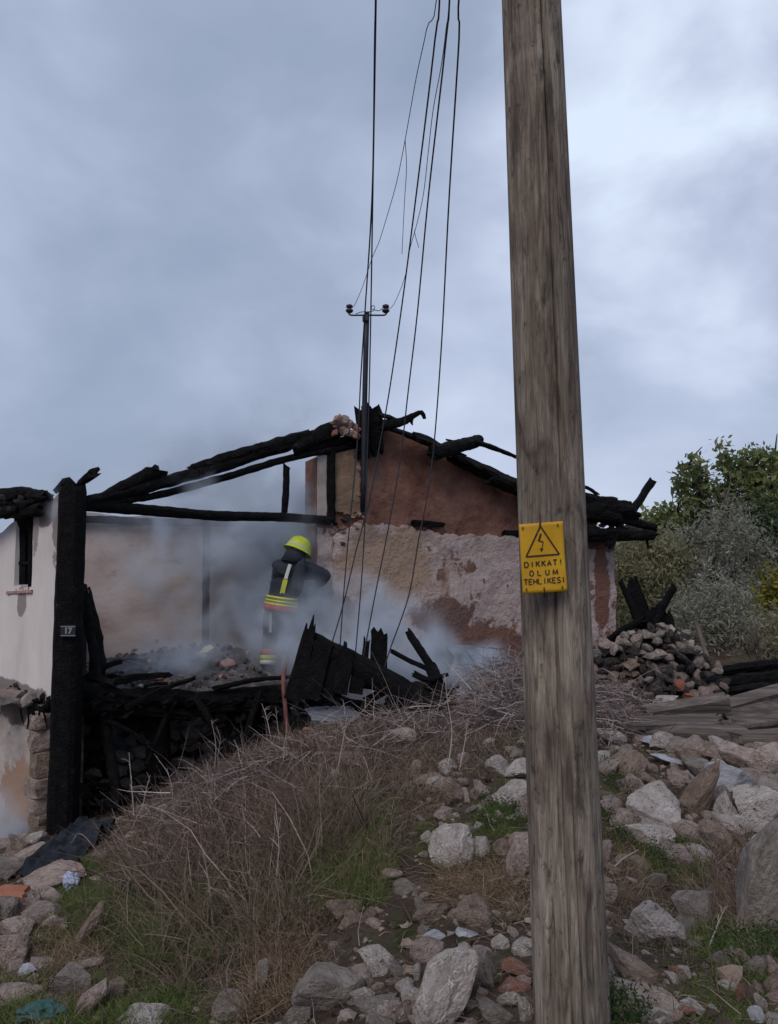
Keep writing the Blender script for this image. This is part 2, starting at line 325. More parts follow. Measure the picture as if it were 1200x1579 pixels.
def sweep(P, rad, seg=8, rough=0.0, seed=0, jag=0.0, flat_=1.0, square=0.0):
    """a tube along P with radius rad(0..1); rough = lumpy skin, jag = broken ends, square = squared section"""
    V, F = [], []; fr = frames(P); n = len(P); rd = random.Random(seed); off = Vector((seed * 3.7, seed * 1.3, 0))
    j0 = [rd.uniform(-1, 1) for _ in range(seg)]; j1 = [rd.uniform(-1, 1) for _ in range(seg)]
    for i, p in enumerate(P):
        t, s, u = fr[i]; r = rad(i / (n - 1))
        for k in range(seg):
            a = 2 * math.pi * (k + .5) / seg; c, q = math.cos(a), math.sin(a)
            if square:
                mx = max(abs(c), abs(q)); c, q = c * (1 - square) + square * c / mx, q * (1 - square) + square * q / mx
            rr = r
            if rough:
                al = i * .11 if len(P) < 3 else (p - P[0]).length
                fib = mn.noise(Vector((c * 2.6, q * 2.6, al * 1.3)) + off); chk = mn.noise(Vector((c * 1.3, q * 1.3, al * 9.0)) - off); big_ = mn.noise((p + s * c * r + u * q * r) * (.5 / max(r, .03)) + off)
                rr *= 1 + rough * (.9 * big_ + .9 * fib - .9 * max(0, .22 - abs(chk)) * 2.2)
            v = p + s * (c * rr) + u * (q * rr * flat_)
            if jag and i in (0, n - 1): v = v + t * (r * jag * (j0[k] if i == 0 else j1[k]))
            V.append(tuple(v))
    for i in range(n - 1):
        for k in range(seg):
            a, b = i * seg + k, i * seg + (k + 1) % seg
            F.append((a, b, b + seg, a + seg))
    V.append(tuple(P[0] - fr[0][0] * rad(0) * jag * .3)); V.append(tuple(P[-1] + fr[-1][0] * rad(1) * jag * .3))
    for k in range(seg):
        F.append((len(V) - 2, (k + 1) % seg, k)); F.append((len(V) - 1, (n - 1) * seg + k, (n - 1) * seg + (k + 1) % seg))
    return V, F
_seed = [100]
def log(name, P, r, mat='char', parent=None, rough=.22, jag=1.3, seg=13, square=0.0, taper=None, step=.055, smooth=False, flat_=1.0):
    _seed[0] += 1; P = [Vector(p) for p in P]
    L = sum((P[i + 1] - P[i]).length for i in range(len(P) - 1))
    pts = catmull(P, max(3, int(L / step)))
    if not isinstance(r, (tuple, list)): r = (r, r)
    rad = lambda t: r[0] + (r[1] - r[0]) * t
    V, F = sweep(pts, rad, seg, rough, _seed[0], jag, flat_, square)
    return obj(name, V, F, M[mat], parent, smooth)
def tube(name, P, r, mat, parent=None, seg=6, n=40):
    V, F = sweep(catmull(P, n), lambda t: r, seg)
    return obj(name, V, F, M[mat], parent, True)
def board(name, p0, p1, w, th, mat='char', parent=None, face=Vector((0, -1, 0)), jag0=.0, jag1=.3, w1=None, bend=.0, nu=5, rough=.004):
    """a plank from p0 to p1, its broad side turned towards `face`, ends broken by jag (metres)"""
    _seed[0] += 1; rd = random.Random(_seed[0]); p0, p1 = Vector(p0), Vector(p1); t = (p1 - p0); L = t.length; t.normalize()
    s = t.cross(face).normalized(); f = s.cross(t).normalized(); w1 = w if w1 is None else w1
    nl = max(3, int(L / .12)); V, F = [], []
    e0 = [rd.uniform(-1, .3) for _ in range(nu + 1)]; e1 = [rd.uniform(-1, .3) for _ in range(nu + 1)]
    for side in (0, 1):
        for i in range(nl + 1):
            a = i / nl; ww = w + (w1 - w) * a
            for k in range(nu + 1):
                b = k / nu - .5
                p = p0 + t * (L * a) + s * (b * ww) + f * (-th if side else 0) + f * (bend * math.sin(a * 3.14))
                if i == 0: p = p - t * (jag0 * e0[k])
                if i == nl: p = p + t * (jag1 * e1[k])
                p = p + f * rd.uniform(-rough, rough) + s * rd.uniform(-rough, rough) * 1.5
                V.append(tuple(p))
    m = (nl + 1) * (nu + 1); q = nu + 1
    for i in range(nl):
        for k in range(nu):
            a = i * q + k; F.append((a, a + 1, a + q + 1, a + q)); F.append((m + a, m + a + q, m + a + q + 1, m + a + 1))
    for i in range(nl):
        a = i * q; F.append((a, a + q, m + a + q, m + a)); a = i * q + nu; F.append((a, m + a, m + a + q, a + q))
    for k in range(nu):
        F.append((k, m + k, m + k + 1, k + 1)); a = nl * q + k; F.append((a, a + 1, m + a + 1, m + a))
    return obj(name, V, F, M[mat], parent)
def box(name, c, sx, sy, sz, mat, parent=None, rot=0.0, bev=0.0):
    bm = bmesh.new(); bmesh.ops.create_cube(bm, size=1.0)
    bmesh.ops.scale(bm, vec=(sx, sy, sz), verts=bm.verts)
    if bev: bmesh.ops.bevel(bm, geom=list(bm.edges), offset=bev, segments=2, affect='EDGES')
    bmesh.ops.rotate(bm, cent=(0, 0, 0), matrix=Matrix.Rotation(rot, 3, 'Z'), verts=bm.verts)
    me = bpy.data.meshes.new(name); bm.to_mesh(me); bm.free(); me.materials.append(M[mat])
    return link(name, me, c, parent)
def rockmesh(seed, sub=3, cuts=11, rough=.10, flatten=1.0, lo=.55, hi=.95):
    """an angular stone: a ball chopped by random planes, then roughened"""
    rd = random.Random(seed); bm = bmesh.new(); bmesh.ops.create_icosphere(bm, subdivisions=sub, radius=1.0)
    pl = []
    for _ in range(cuts):
        v = Vector((rd.gauss(0, 1), rd.gauss(0, 1), rd.gauss(0, 1))).normalized(); pl.append((v, rd.uniform(lo, hi)))
    o = Vector((seed * 1.7 % 50, seed * .7 % 50, 3))
    for v in bm.verts:
        p = v.co.copy()
        for nrm, d in pl:
            k = p.dot(nrm) - d
            if k > 0: p -= nrm * (k * .92)
        if rough:
            p *= 1 + rough * (mn.noise(p * 1.7 + o) + .5 * mn.noise(p * 4.3 + o) + .3 * abs(mn.noise(p * 9 + o)))
        v.co = p
    co = np.array([v.co for v in bm.verts]); mnv, mxv = co.min(0), co.max(0)
    for v in bm.verts:
        v.co = Vector([(v.co[k] - (mnv[k] + mxv[k]) / 2) / (mxv[k] - mnv[k]) for k in range(3)])
    me = bpy.data.meshes.new('stone'); bm.to_mesh(me); bm.free()
    return me
SMALL = [rockmesh(900 + k, 1 if k % 3 else 2, 9, .16, lo=.38, hi=.85) for k in range(12)]
def stone(name, p, dims, mat, parent=None, rot=None, k=None):
    """a small stone that shares one of a dozen meshes (its own copy for each material)"""
    k = random.randrange(12) if k is None else k
    key = (k, mat)
    if key not in STONES:
        me = SMALL[k].copy(); me.materials.append(M[mat]); STONES[key] = me
    o = link(name, STONES[key], p, parent)
    o.rotation_euler = rot if rot else (random.uniform(-.4, .4), random.uniform(-.4, .4), random.uniform(0, 6.28)); o.scale = dims
    return o
STONES = {}
def blockmesh(seed):
    bm = bmesh.new(); bmesh.ops.create_cube(bm, size=1.0); bmesh.ops.subdivide_edges(bm, edges=list(bm.edges), cuts=4, use_grid_fill=True); o = Vector((seed * 3.1, 0, 7))
    for v in bm.verts:
        p = v.co.copy(); p = p * (1 - .10 * max(0, p.length - .62) / .25); v.co = p + Vector((mn.noise(p * 2.2 + o), mn.noise(p * 2.2 - o), mn.noise(p * 2.2 + o * 2))) * .10
    me = bpy.data.meshes.new('corner_stone'); bm.to_mesh(me); bm.free(); return me
def wallgrid(name, A, B, ztop, zbot, mat, parent=None, thick=.4, du=.07, amp=.02, fs=1.6, hole=None, seed=0, push=0.0, edge=0.0):
    """a rough wall between plan points A and B; ztop(u), zbot(u) give its upper and lower edge; front side bulges with noise"""
    A, B = Vector((A[0], A[1], 0)), Vector((B[0], B[1], 0)); t = (B - A); L = t.length; t.normalize(); nrm = Vector((t.y, -t.x, 0))
    if nrm.y > 0: nrm = -nrm
    nu = max(2, int(L / du)); zt = [ztop(L * i / nu) for i in range(nu + 1)]; zb = [zbot(L * i / nu) for i in range(nu + 1)]
    nz = max(2, int(max(a - b for a, b in zip(zt, zb)) / du)); V, F = [], []; o = Vector((seed * 5.1, seed * 2.3, 0))
    for side in (0, 1):
        for i in range(nu + 1):
            for j in range(nz + 1):
                z = zb[i] + (zt[i] - zb[i]) * j / nz; uu = L * i / nu
                p = A + t * uu + Vector((0, 0, z))
                if side == 0:
                    d = amp * (mn.noise(p * fs + o) * 1.2 + .6 * mn.noise(p * fs * 2.7 + o) + .22 * mn.noise(p * fs * 6 + o))
                    p = p + nrm * (push + d)
                    if edge:
                        k = 1.0 if i in (0, nu) or j in (0, nz) else 0
                        p = p + (t * mn.noise(p * 5 + o) + Vector((0, 0, mn.noise(p * 4 - o)))) * edge * k
                else: p = p - nrm * thick
                V.append(tuple(p))
    q = nz + 1; m = (nu + 1) * q
    keep = {}
    for i in range(nu):
        for j in range(nz):
            a = i * q + j
            if hole:
                uu = L * (i + .5) / nu; z = zb[i] + (zt[i] - zb[i]) * (j + .5) / nz
                if hole[0] < uu < hole[1] and hole[2] < z < hole[3]: continue
            keep[(i, j)] = 1
            F.append((a, a + q, a + q + 1, a + 1)); F.append((m + a, m + a + 1, m + a + q + 1, m + a + q))
    for (i, j) in keep:
        a = i * q + j
        for (di, dj, e) in ((-1, 0, (a, a + 1)), (1, 0, (a + q + 1, a + q)), (0, -1, (a + q, a)), (0, 1, (a + 1, a + q + 1))):
            if (i + di, j + dj) not in keep: F.append((e[0], e[1], m + e[1], m + e[0]))
    o_ = obj(name, V, F, M[mat], parent)
    bm = bmesh.new(); bm.from_mesh(o_.data); bmesh.ops.recalc_face_normals(bm, faces=bm.faces)
    for f_ in bm.faces: f_.smooth = True
    for e_ in bm.edges:
        if len(e_.link_faces) == 2 and e_.calc_face_angle() > 1.0: e_.smooth = False
    bm.to_mesh(o_.data); bm.free()
    return o_
def interp(tab):
    xs = [a for a, _ in tab]; ys = [b for _, b in tab]
    return lambda u: float(np.interp(u, xs, ys))

# ------------------------------------------------------------------ the burnt house
YP = 8.0                                               # the corner post stands 8 m away
GA, GB = at(487, 870, 10.4), at(948, 870, 12.9)        # left and right end of the gable wall
def Yw(px):                                            # distance of the gable wall plane at photo column px
    xc = (px - CX) / FPX; d = GB - GA
    t = (xc * GA.y - GA.x) / (d.x - xc * d.y); return GA.y + t * d.y
def gu(px):
    p = at(px, 870, Yw(px)); return (Vector((p.x, p.y)) - Vector((GA.x, GA.y))).length
def gz_(px, py): return at(px, py, Yw(px)).z
def Yf(px): return YP + (px - 110) * (2.4 / 390)       # the open timber front between post and gable
def fr(px, py, dy=0): return at(px, py, Yf(px) + dy)
def gw(px, py, dy=-.12): return at(px, py, Yw(px) + dy)

house = thing('burnt_house', (at(110, 1290, YP).x, YP, -1.35), 'burnt out village house with white side wall, charred roof beams and bare red gable wall', 'house')
# gable wall
top = interp([(gu(a), gz_(a, b)) for a, b in [(487, 706), (512, 694), (548, 672), (590, 652), (604, 656), (660, 682), (720, 708), (800, 748), (890, 793), (930, 815), (948, 826)]])
gable = wallgrid('gable_wall', (GA.x, GA.y), (GB.x, GB.y), top, lambda u: -1.3 + .25 * u, 'adobe', house, thick=.45, du=.055, amp=.03, fs=1.8, seed=1)
M['whitewash'] = pmat('whitewash', [(.30, .225, .205), (.40, .32, .30), (.49, .415, .40)], 3.4, detail=12, nrough=.72, rough=.96, bump=1.0, bscale=14,
                      spots=[(2.4, .58, (.17, .095, .075), .03), (7, .63, (.14, .085, .07), .05), (20, .66, (.11, .07, .06), .04), (1.3, .57, (.29, .185, .145), .10)], bdist=.05)
# lower whitewashed coat, proud of the bare upper wall, with a flaked edge
wt_ = interp([(gu(515), gz_(515, 826)), (gu(545), gz_(545, 806)), (gu(620), gz_(620, 811)), (gu(680), gz_(680, 824)), (gu(760), gz_(760, 826)), (gu(800), gz_(800, 828)), (gu(948), gz_(948, 852))])
def off(u, p0): 
    t = (GB - GA).normalized(); return (GA.x + t.x * u, GA.y + t.y * u)
U0, U1 = gu(512), gu(945)
wcoat = wallgrid('whitewash_coat', off(U0, 0), off(U1, 0), lambda u: wt_(u + U0) + .02 * math.sin(u * 17) + .015 * math.sin(u * 41), lambda u: -.9 + .25 * u, 'whitewash', gable, thick=.0, du=.05, amp=.032, fs=1.5, seed=2, push=.05, edge=.03)
# tan plaster panel left of the mast line
tt = interp([(gu(512), gz_(512, 700)), (gu(556), gz_(556, 690))])
wallgrid('tan_plaster', off(gu(514), 0), off(gu(553), 0), lambda u: tt(u + gu(514)), lambda u: gz_(530, 790), 'adobe_tan', gable, thick=.0, du=.05, amp=.03, fs=2.4, seed=3, push=.04, edge=.02)
wallgrid('pale_plaster', off(gu(488), 0), off(gu(505), 0), lambda u: gz_(496, 702), lambda u: gz_(496, 800), 'plaster_old', gable, thick=.0, du=.05, amp=.015, seed=4, push=.035)
wallgrid('mortar_face', off(gu(489), 0), off(gu(520), 0), lambda u: gz_(505, 815), lambda u: -1.0, 'whitewash', gable, thick=.0, du=.05, amp=.05, fs=2.5, seed=5, push=.02, edge=.03)
log('wall_timber', [gw(511, 690, -.03), gw(511, 800, -.03)], .062, parent=gable, square=.7, jag=.4)
log('wall_timber', [gw(636, 806, -.05), gw(684, 809, -.05)], (.05, .04), parent=gable, square=.5, jag=.8)
log('wall_timber', [gw(775, 822, -.02), gw(960, 830, -.02)], .05, parent=gable, square=.5)
random.seed(11)
for k in range(26):                                     # exposed stones at the broken left edge
    px, py = random.uniform(508, 552), random.uniform(786, 850)
    stone('stone', gw(px, py, -.02), (random.uniform(.06, .14),) * 2 + (random.uniform(.05, .1),), random.choice(['rock_tan', 'brick_pink', 'rock_red', 'adobe_stone' if 0 else 'rock_soot']), gable)
for k in range(16):                                     # loose core along the mast line
    stone('stone', gw(random.uniform(546, 560), random.uniform(700, 812), -.02), (random.uniform(.05, .11),) * 3, random.choice(['brick_pink', 'rock_red', 'rock_soot', 'rock_soot']), gable)
def add_patch(mat, ob, patches, amt=.55, ns=2.6):
    """places where the coat has come off: (centre, radii, colour), edges broken up by noise"""
    nt = M[mat].node_tree; L = nt.links; b = nt.nodes['Principled BSDF']; col = b.inputs['Base Color'].links[0].from_socket; t = N(nt, 'ShaderNodeTexCoord')
    nn = N(nt, 'ShaderNodeTexNoise', i={'Scale': ns, 'Detail': 9.0, 'Roughness': .7}); L.new(t.outputs['Object'], nn.inputs['Vector'])
    for c, rr, cl in patches:
        c = Vector(c) - WORLDLOC[ob.name]
        a1 = N(nt, 'ShaderNodeVectorMath', operation='SUBTRACT'); a1.inputs[1].default_value = c; L.new(t.outputs['Object'], a1.inputs[0])
        a2 = N(nt, 'ShaderNodeVectorMath', operation='DIVIDE'); a2.inputs[1].default_value = rr; L.new(a1.outputs[0], a2.inputs[0])
        a3 = N(nt, 'ShaderNodeVectorMath', operation='LENGTH'); L.new(a2.outputs[0], a3.inputs[0])
        a4 = N(nt, 'ShaderNodeMath', operation='MULTIPLY_ADD'); L.new(nn.outputs['Fac'], a4.inputs[0]); a4.inputs[1].default_value = -4.0 * amt; L.new(a3.outputs['Value'], a4.inputs[2])
        mr = N(nt, 'ShaderNodeMapRange', i={'From Min': 1.0 - 2 * amt + .08, 'From Max': 1.0 - 2 * amt - .08}); L.new(a4.outputs[0], mr.inputs['Value'])
        mx = N(nt, 'ShaderNodeMix', data_type='RGBA'); L.new(mr.outputs[0], mx.inputs[0]); L.new(col, mx.inputs[6]); mx.inputs[7].default_value = (*cl, 1); col = mx.outputs[2]
    L.new(col, b.inputs['Base Color'])
add_patch('whitewash', wcoat, [(gw(745, 1010), (1.3, 1.3, .50), (.155, .085, .066)), (gw(690, 950), (.5, .5, .28), (.15, .09, .075)), (gw(930, 900), (.16, .4, .8), (.17, .085, .065)), (gw(600, 870), (.8, .8, .55), (.33, .235, .175))])

# corner post with its number plate
post = log('corner_post', [at(113, 752, YP), at(108, 900, YP), at(96, 1320, YP)], (.125, .145), parent=house, square=.75, rough=.06, jag=.5, seg=16, step=.12)
log('post_stub', [at(122, 748, YP), at(134, 738, YP - .05), at(144, 731, YP - .1)], (.035, .06), parent=house, rough=.35)
log('post_stub', [at(86, 757, YP + .1), at(104, 742, YP), at(112, 752, YP)], (.03, .06), parent=house)
plate = box('number_plate', at(105, 973, YP - .165), .155, .012, .125, 'plate_blue', post, bev=.003)
def text_mesh(name, s, size, origin, right, up, mat, parent, fat=.0, depth=.002, align='CENTER', sx=1.0):
    cu = bpy.data.curves.new(name, 'FONT'); cu.body = s; cu.size = size; cu.extrude = depth; cu.offset = fat; cu.align_x = align; cu.align_y = 'CENTER'
    o = bpy.data.objects.new(name + '_c', cu); C.objects.link(o); bpy.context.view_layer.update()
    me = bpy.data.meshes.new_from_object(o.evaluated_get(bpy.context.evaluated_depsgraph_get())); bpy.data.objects.remove(o); bpy.data.curves.remove(cu)
    nrm = Vector(right).cross(Vector(up)); mt = Matrix((Vector(right) * sx, Vector(up), nrm)).transposed()
    me.transform(mt.to_4x4()); me.materials.clear(); me.materials.append(M[mat]); me.name = name
    return link(name, me, origin, parent)
text_mesh('number', '17', .085, at(105, 973, YP - .174), (1, 0, 0), (0, 0, 1), 'plate_white', plate, fat=.004)
for a, b in ((105, 966.2), (105, 980)): box('plate_rim', at(105, b, YP - .174), .155, .004, .008, 'plate_white', plate)

# white side wall (upper floor juts out over the lower wall)
WA, WB = at(96, 870, YP + .02), at(-130, 870, 11.4)
WL = math.hypot(WB.x - WA.x, WB.y - WA.y)
def Ys(px):
    xc = (px - CX) / FPX; d = WB - WA; t = (xc * WA.y - WA.x) / (d.x - xc * d.y); return WA.y + t * d.y
def su(px): p = at(px, 870, Ys(px)); return math.hypot(p.x - WA.x, p.y - WA.y)
def sz_(px, py): return at(px, py, Ys(px)).z
stop = interp(sorted([(su(a), sz_(a, b)) for a, b in [(96, 752), (78, 772), (60, 786), (44, 791), (20, 806), (0, 822), (-60, 850), (-130, 880)]]))
sw = wallgrid('side_wall', (WA.x, WA.y), (WB.x, WB.y), stop, lambda u: .08, 'white_wall', house, thick=.22, du=.06, amp=.012, fs=.9, seed=6, hole=(su(51), su(25), sz_(38, 905), 9), edge=.02)
def ws(px, py, dy=0.0): return at(px, py, Ys(px) + dy)
window = log('window', [ws(27, 796, .10), ws(26, 905, .10)], .03, parent=house, square=.8, rough=.1)
log('window_frame', [ws(50, 790, .10), ws(48, 905, .10)], .03, parent=window, square=.8, rough=.1)
log('window_frame', [ws(26, 868, .12), ws(50, 868, .12)], .018, parent=window, square=.8, rough=.1)
log('window_bar', [ws(39, 800, .14), ws(38, 905, .14)], .012, parent=window, square=.8, rough=.1)
board('dark_backing', ws(45, 905, .26), ws(46, 800, .26), .24, .03, 'char', window, jag1=.1, bend=.01)  # two black boards added behind the opening, standing in for the dark room
board('dark_backing', ws(30, 905, .26), ws(31, 805, .26), .30, .03, 'soot', window, jag1=.1, bend=.01)
log('sill', [ws(12, 914, -.04), ws(50, 912, -.04)], .02, 'brick_pink', window, square=.8, rough=.15, jag=.5)
for k in range(5): stone('stone', ws(29 + k * 4.5, 908 + random.uniform(-2, 2), .02), (.07, .06, .05), 'brick_pink', window)
add_patch('white_wall', sw, [(ws(60, 790), (.5, .9, .16), (.14, .12, .12)), (ws(88, 800), (.10, .2, .55), (.22, .195, .19)), (ws(55, 800), (.07, .2, .40), (.26, .23, .225)), (ws(35, 930), (.10, .3, .14), (.24, .20, .195)), (ws(20, 1060), (1.2, 1.5, .10), (.20, .17, .16))], amt=.5, ns=3.2)
# lower wall, set back
LA, LB = at(78, 870, YP + .25), at(-130, 870, 11.6)
lw_ = wallgrid('lower_wall', (LA.x, LA.y), (LB.x, LB.y), lambda u: .0 + .04 * math.sin(u * 7), lambda u: -2.6, 'plaster_old', house, thick=.35, du=.07, amp=.03, fs=1.4, seed=7)
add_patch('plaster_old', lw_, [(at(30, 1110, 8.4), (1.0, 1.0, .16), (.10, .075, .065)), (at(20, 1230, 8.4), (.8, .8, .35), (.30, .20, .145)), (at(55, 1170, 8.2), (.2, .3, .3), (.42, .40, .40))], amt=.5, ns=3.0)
random.seed(21)
z_ = 1098
for hgt in (24, 34, 40, 30, 24, 26):                    # corner stones of the lower wall
    p = at(70 + random.uniform(-4, 2), z_ + hgt / 2, YP + .22); me = blockmesh(hgt); me.materials.append(M[random.choice(['rock_tan', 'rock_tan', 'rock_pink'])]); o = link('corner_stone', me, p, house); o.scale = (random.uniform(.18, .30), .3, hgt * pxm(YP) * random.uniform(.9, 1.02)); o.rotation_euler = (0, random.uniform(-.06, .06), -.75 + random.uniform(-.1, .1)); z_ += hgt
log('drain_pipe', [at(3, 1108, 9.25), at(1, 1240, 9.25)], .035, 'metal_dark', house, rough=.02, jag=0, smooth=True)
log('floor_beam', [at(-40, 1062, 9.1), at(36, 1077, 8.45)], .085, 'timber', house, rough=.1, jag=.3)
stone('stone', at(43, 1078, 8.35), (.17, .12, .17), 'rock_white', house); stone('stone', at(20, 1064, 8.7), (.22, .1, .08), 'brick_pink', house)
for k in range(46):                                     # burnt edge hanging under the jutting wall
    px = random.uniform(-10, 88); py = 1052 + px * .42 + random.uniform(-6, 16)
    stone('charred_clod', at(px, py, Ys(px) - .06 + random.uniform(-.05, .05)), tuple(random.uniform(.05, .13) for _ in range(3)), random.choice(['rock_soot', 'soot', 'soot', 'char']), house)
for k in range(9):
    px = random.uniform(30, 75); p = at(px, 1090 + random.uniform(0, 8), YP + .1); log('hanging_splinter', [p, p + Vector((random.uniform(-.05, .05), 0, -random.uniform(.08, .22)))], (.012, .006), parent=house)
# eave clump over the white wall
for a in [((-40, 768, 9.4), (20, 760, 8.7), (72, 766, 8.2), .075), ((-40, 790, 9.3), (30, 790, 8.6), (68, 782, 8.2), .07), ((-40, 776, 9.6), (25, 774, 8.8), (76, 772, 8.3), .09),
          ((-30, 800, 9.0), (20, 786, 8.6), (60, 772, 8.3), .06), ((-10, 764, 8.6), (30, 762, 8.5), (64, 760, 8.3), .04)]:
    log('eave_log', [at(*a[0]), at(*a[1]), at(*a[2])], a[3], parent=house, rough=.35)
log('eave_log', [at(32, 770, 8.75), at(40, 812, 8.75)], .08, 'soot', house, rough=.3)
for k in range(10): stone('charred_clod', at(random.uniform(0, 70), random.uniform(764, 798), 8.45), (.12, .1, .07), random.choice(['soot', 'rock_soot']), house)

# open timber front: tie beam, rafters, hanger
log('tie_beam', [fr(118, 778), fr(200, 784), fr(330, 795), fr(420, 797), fr(515, 803)], (.07, .062), parent=house, rough=.12)
log('rafter', [fr(132, 776), fr(205, 757), fr(330, 722), fr(420, 694), fr(520, 664)], (.075, .085), parent=house, rough=.22)
log('rafter', [fr(140, 778), fr(240, 764), fr(340, 738), fr(450, 706), fr(552, 686)], (.045, .05), parent=house, rough=.18)
log('rafter', [fr(150, 770), fr(190, 751), fr(222, 735), fr(243, 728)], (.05, .085), parent=house, rough=.3)
log('roof_log', [fr(296, 722), fr(360, 703), fr(414, 689)], (.05, .09), parent=house, rough=.3)
log('roof_log', [fr(405, 692), fr(440, 681), fr(474, 671)], (.09, .075), parent=house, rough=.25)
log('roof_log', [fr(455, 690), fr(490, 673), fr(513, 664)], (.11, .13), parent=house, rough=.22)
log('roof_log', [fr(470, 694), fr(520, 681), fr(560, 672)], (.06, .06), parent=house, rough=.25)
log('hanger', [fr(442, 720), fr(441, 756), fr(438, 790)], (.05, .045), parent=house, rough=.2)
# inner back wall, its top beam and post
BA, BB = at(96, 870, 11.3), at(560, 870, 12.0)
wallgrid('back_wall', (BA.x, BA.y), (BB.x, BB.y), lambda u: 2.36 + .03 * math.sin(u * 5), lambda u: -1.4, 'back_wall', house, thick=.3, du=.08, amp=.018, fs=1.2, seed=8)
log('wall_plate', [at(100, 800, 11.2), at(300, 806, 11.5), at(500, 812, 11.7)], .06, parent=house, rough=.15)
log('inner_post', [at(319, 806, 11.4), at(317, 1000, 11.4)], .055, parent=house, rough=.15, square=.4)
log('brace', [at(322, 868, 11.4), at(372, 834, 11.5)], .025, 'timber', house)
# far left end wall of the room closes the view behind the post
wallgrid('inner_wall', (at(120, 870, 8.5).x, 8.5), (at(100, 870, 11.3).x, 11.3), lambda u: 1.0 + .2 * math.sin(u * 4), lambda u: -1.4, 'ash_grey', house, thick=.12, du=.1, amp=.03, seed=9)
# upper floor with its charred edge beams
fl = [(-3.4, 8.25), (at(440, 1075, 9.7).x, 9.6), (-.9, 10.4), (-.9, 12.2), (-5.0, 12.2), (-5.0, 9.6)]
Vf = [(x, y, .06) for x, y in fl] + [(x, y, -.06) for x, y in fl]; nF = len(fl)
obj('upper_floor', Vf, [tuple(range(nF)), tuple(reversed(range(nF, 2 * nF)))] + [(i, nF + i, nF + (i + 1) % nF, (i + 1) % nF) for i in range(nF)], M['soot'], house)
log('floor_beam', [at(114, 1064, 8.15), at(180, 1072, 8.45), at(252, 1084, 8.8)], (.09, .10), parent=house, rough=.35)
log('floor_beam', [at(232, 1072, 8.75), at(330, 1080, 9.1), at(396, 1074, 9.4)], (.10, .08), parent=house, rough=.35)
log('floor_beam', [at(372, 1086, 9.3), at(420, 1078, 9.5), at(456, 1084, 9.6)], (.09, .11), parent=house, rough=.35)
log('floor_beam', [at(112, 1090, 8.15), at(200, 1094, 8.5), at(290, 1104, 8.9)], (.07, .06), parent=house, rough=.35)
log('floor_beam', [at(300, 1098, 8.95), at(360, 1092, 9.2), at(430, 1100, 9.5)], (.06, .05), parent=house, rough=.35)
for a_, b_, r_ in (((150, 1058, 8.3), (262, 1040, 8.75), .045), ((196, 1090, 8.4), (300, 1046, 8.85), .035), ((300, 1074, 8.9), (356, 1168, 8.75), .045), ((402, 1066, 9.3), (376, 1150, 9.05), .04), ((268, 1084, 8.75), (226, 1180, 8.55), .035),
                   ((330, 1062, 9.05), (446, 1044, 9.45), .035), ((134, 1046, 8.35), (186, 1020, 8.7), .04), ((420, 1090, 9.4), (470, 1130, 9.0), .05), ((160, 1110, 8.35), (236, 1150, 8.5), .03), ((290, 1150, 8.8), (346, 1118, 8.95), .03)):
    p_, q_ = at(*a_), at(*b_); log('fallen_timber', [p_, p_.lerp(q_, .5) + Vector((0, 0, .03)), q_], (r_, r_ * .7), parent=house, rough=.35, square=.4)
for k in range(12):
    px_ = 140 + k * 26; p_ = at(px_, 1070 + (k * 7) % 13, Yf(px_) + .05); board('broken_floorboard', p_, p_ + Vector((((k * 37) % 11 - 5) * .03, -.08 - .05 * (k % 3), -.12 - .05 * (k % 4))), .10 + .03 * (k % 3), .025, 'char', house, jag1=.09, nu=4)
for k in range(9):
    t = k / 8; a = at(150 + 36 * k, 1074, 8.3 + 1.2 * t); log('joist', [a + Vector((0, -.12, -.06)), a + Vector((.4, 1.6, -.06))], .05, parent=house, rough=.2)
# ground floor: posts, leaning pole, stone back wall
log('lower_post', [at(243, 1086, 8.9), at(247, 1215, 8.9)], .13, parent=house, square=.6, rough=.1)
log('lower_post', [at(360, 1092, 9.4), at(338, 1190, 9.4)], .05, parent=house, rough=.2)
log('leaning_pole', [at(128, 905, 8.5), at(150, 1040, 8.45), at(182, 1235, 8.4)], (.05, .065), 'soot', house, rough=.15)
log('leaning_pole', [at(132, 912, 8.7), at(148, 985, 8.6), at(152, 1060, 8.6)], (.07, .10), 'soot', house, rough=.2)
random.seed(5)
SWA, SWB = at(92, 870, 8.9), at(500, 870, 10.5)
low = wallgrid('stone_wall', (SWA.x, SWA.y), (SWB.x, SWB.y), lambda u: -.1, lambda u: -1.6, 'soot', house, thick=.3, du=.15, amp=.02, seed=12)
dl = SWB - SWA
for r_ in range(8):
    u = .02
    while u < .98:
        wd = random.uniform(.14, .32); p = SWA + dl * (u + wd / 2 / dl.length); hh = .17
        tone = random.choice(['rock_soot', 'rock_soot', 'rock_grey', 'rock_tan', 'rock_grey', 'rock_pink'])
        if .44 < u < .60 and r_ > 3: tone = random.choice(['rock_tan', 'rock_pink', 'rock_grey'])
        stone('stone', (p.x, p.y - .02, -1.42 + r_ * .17 + random.uniform(-.02, .02)), (wd * 1.02, .2, hh * random.uniform(.9, 1.1)), tone, low, rot=(random.uniform(-.1, .1), random.uniform(-.12, .12), random.choice([.17, 3.3])))
        u += wd / dl.length
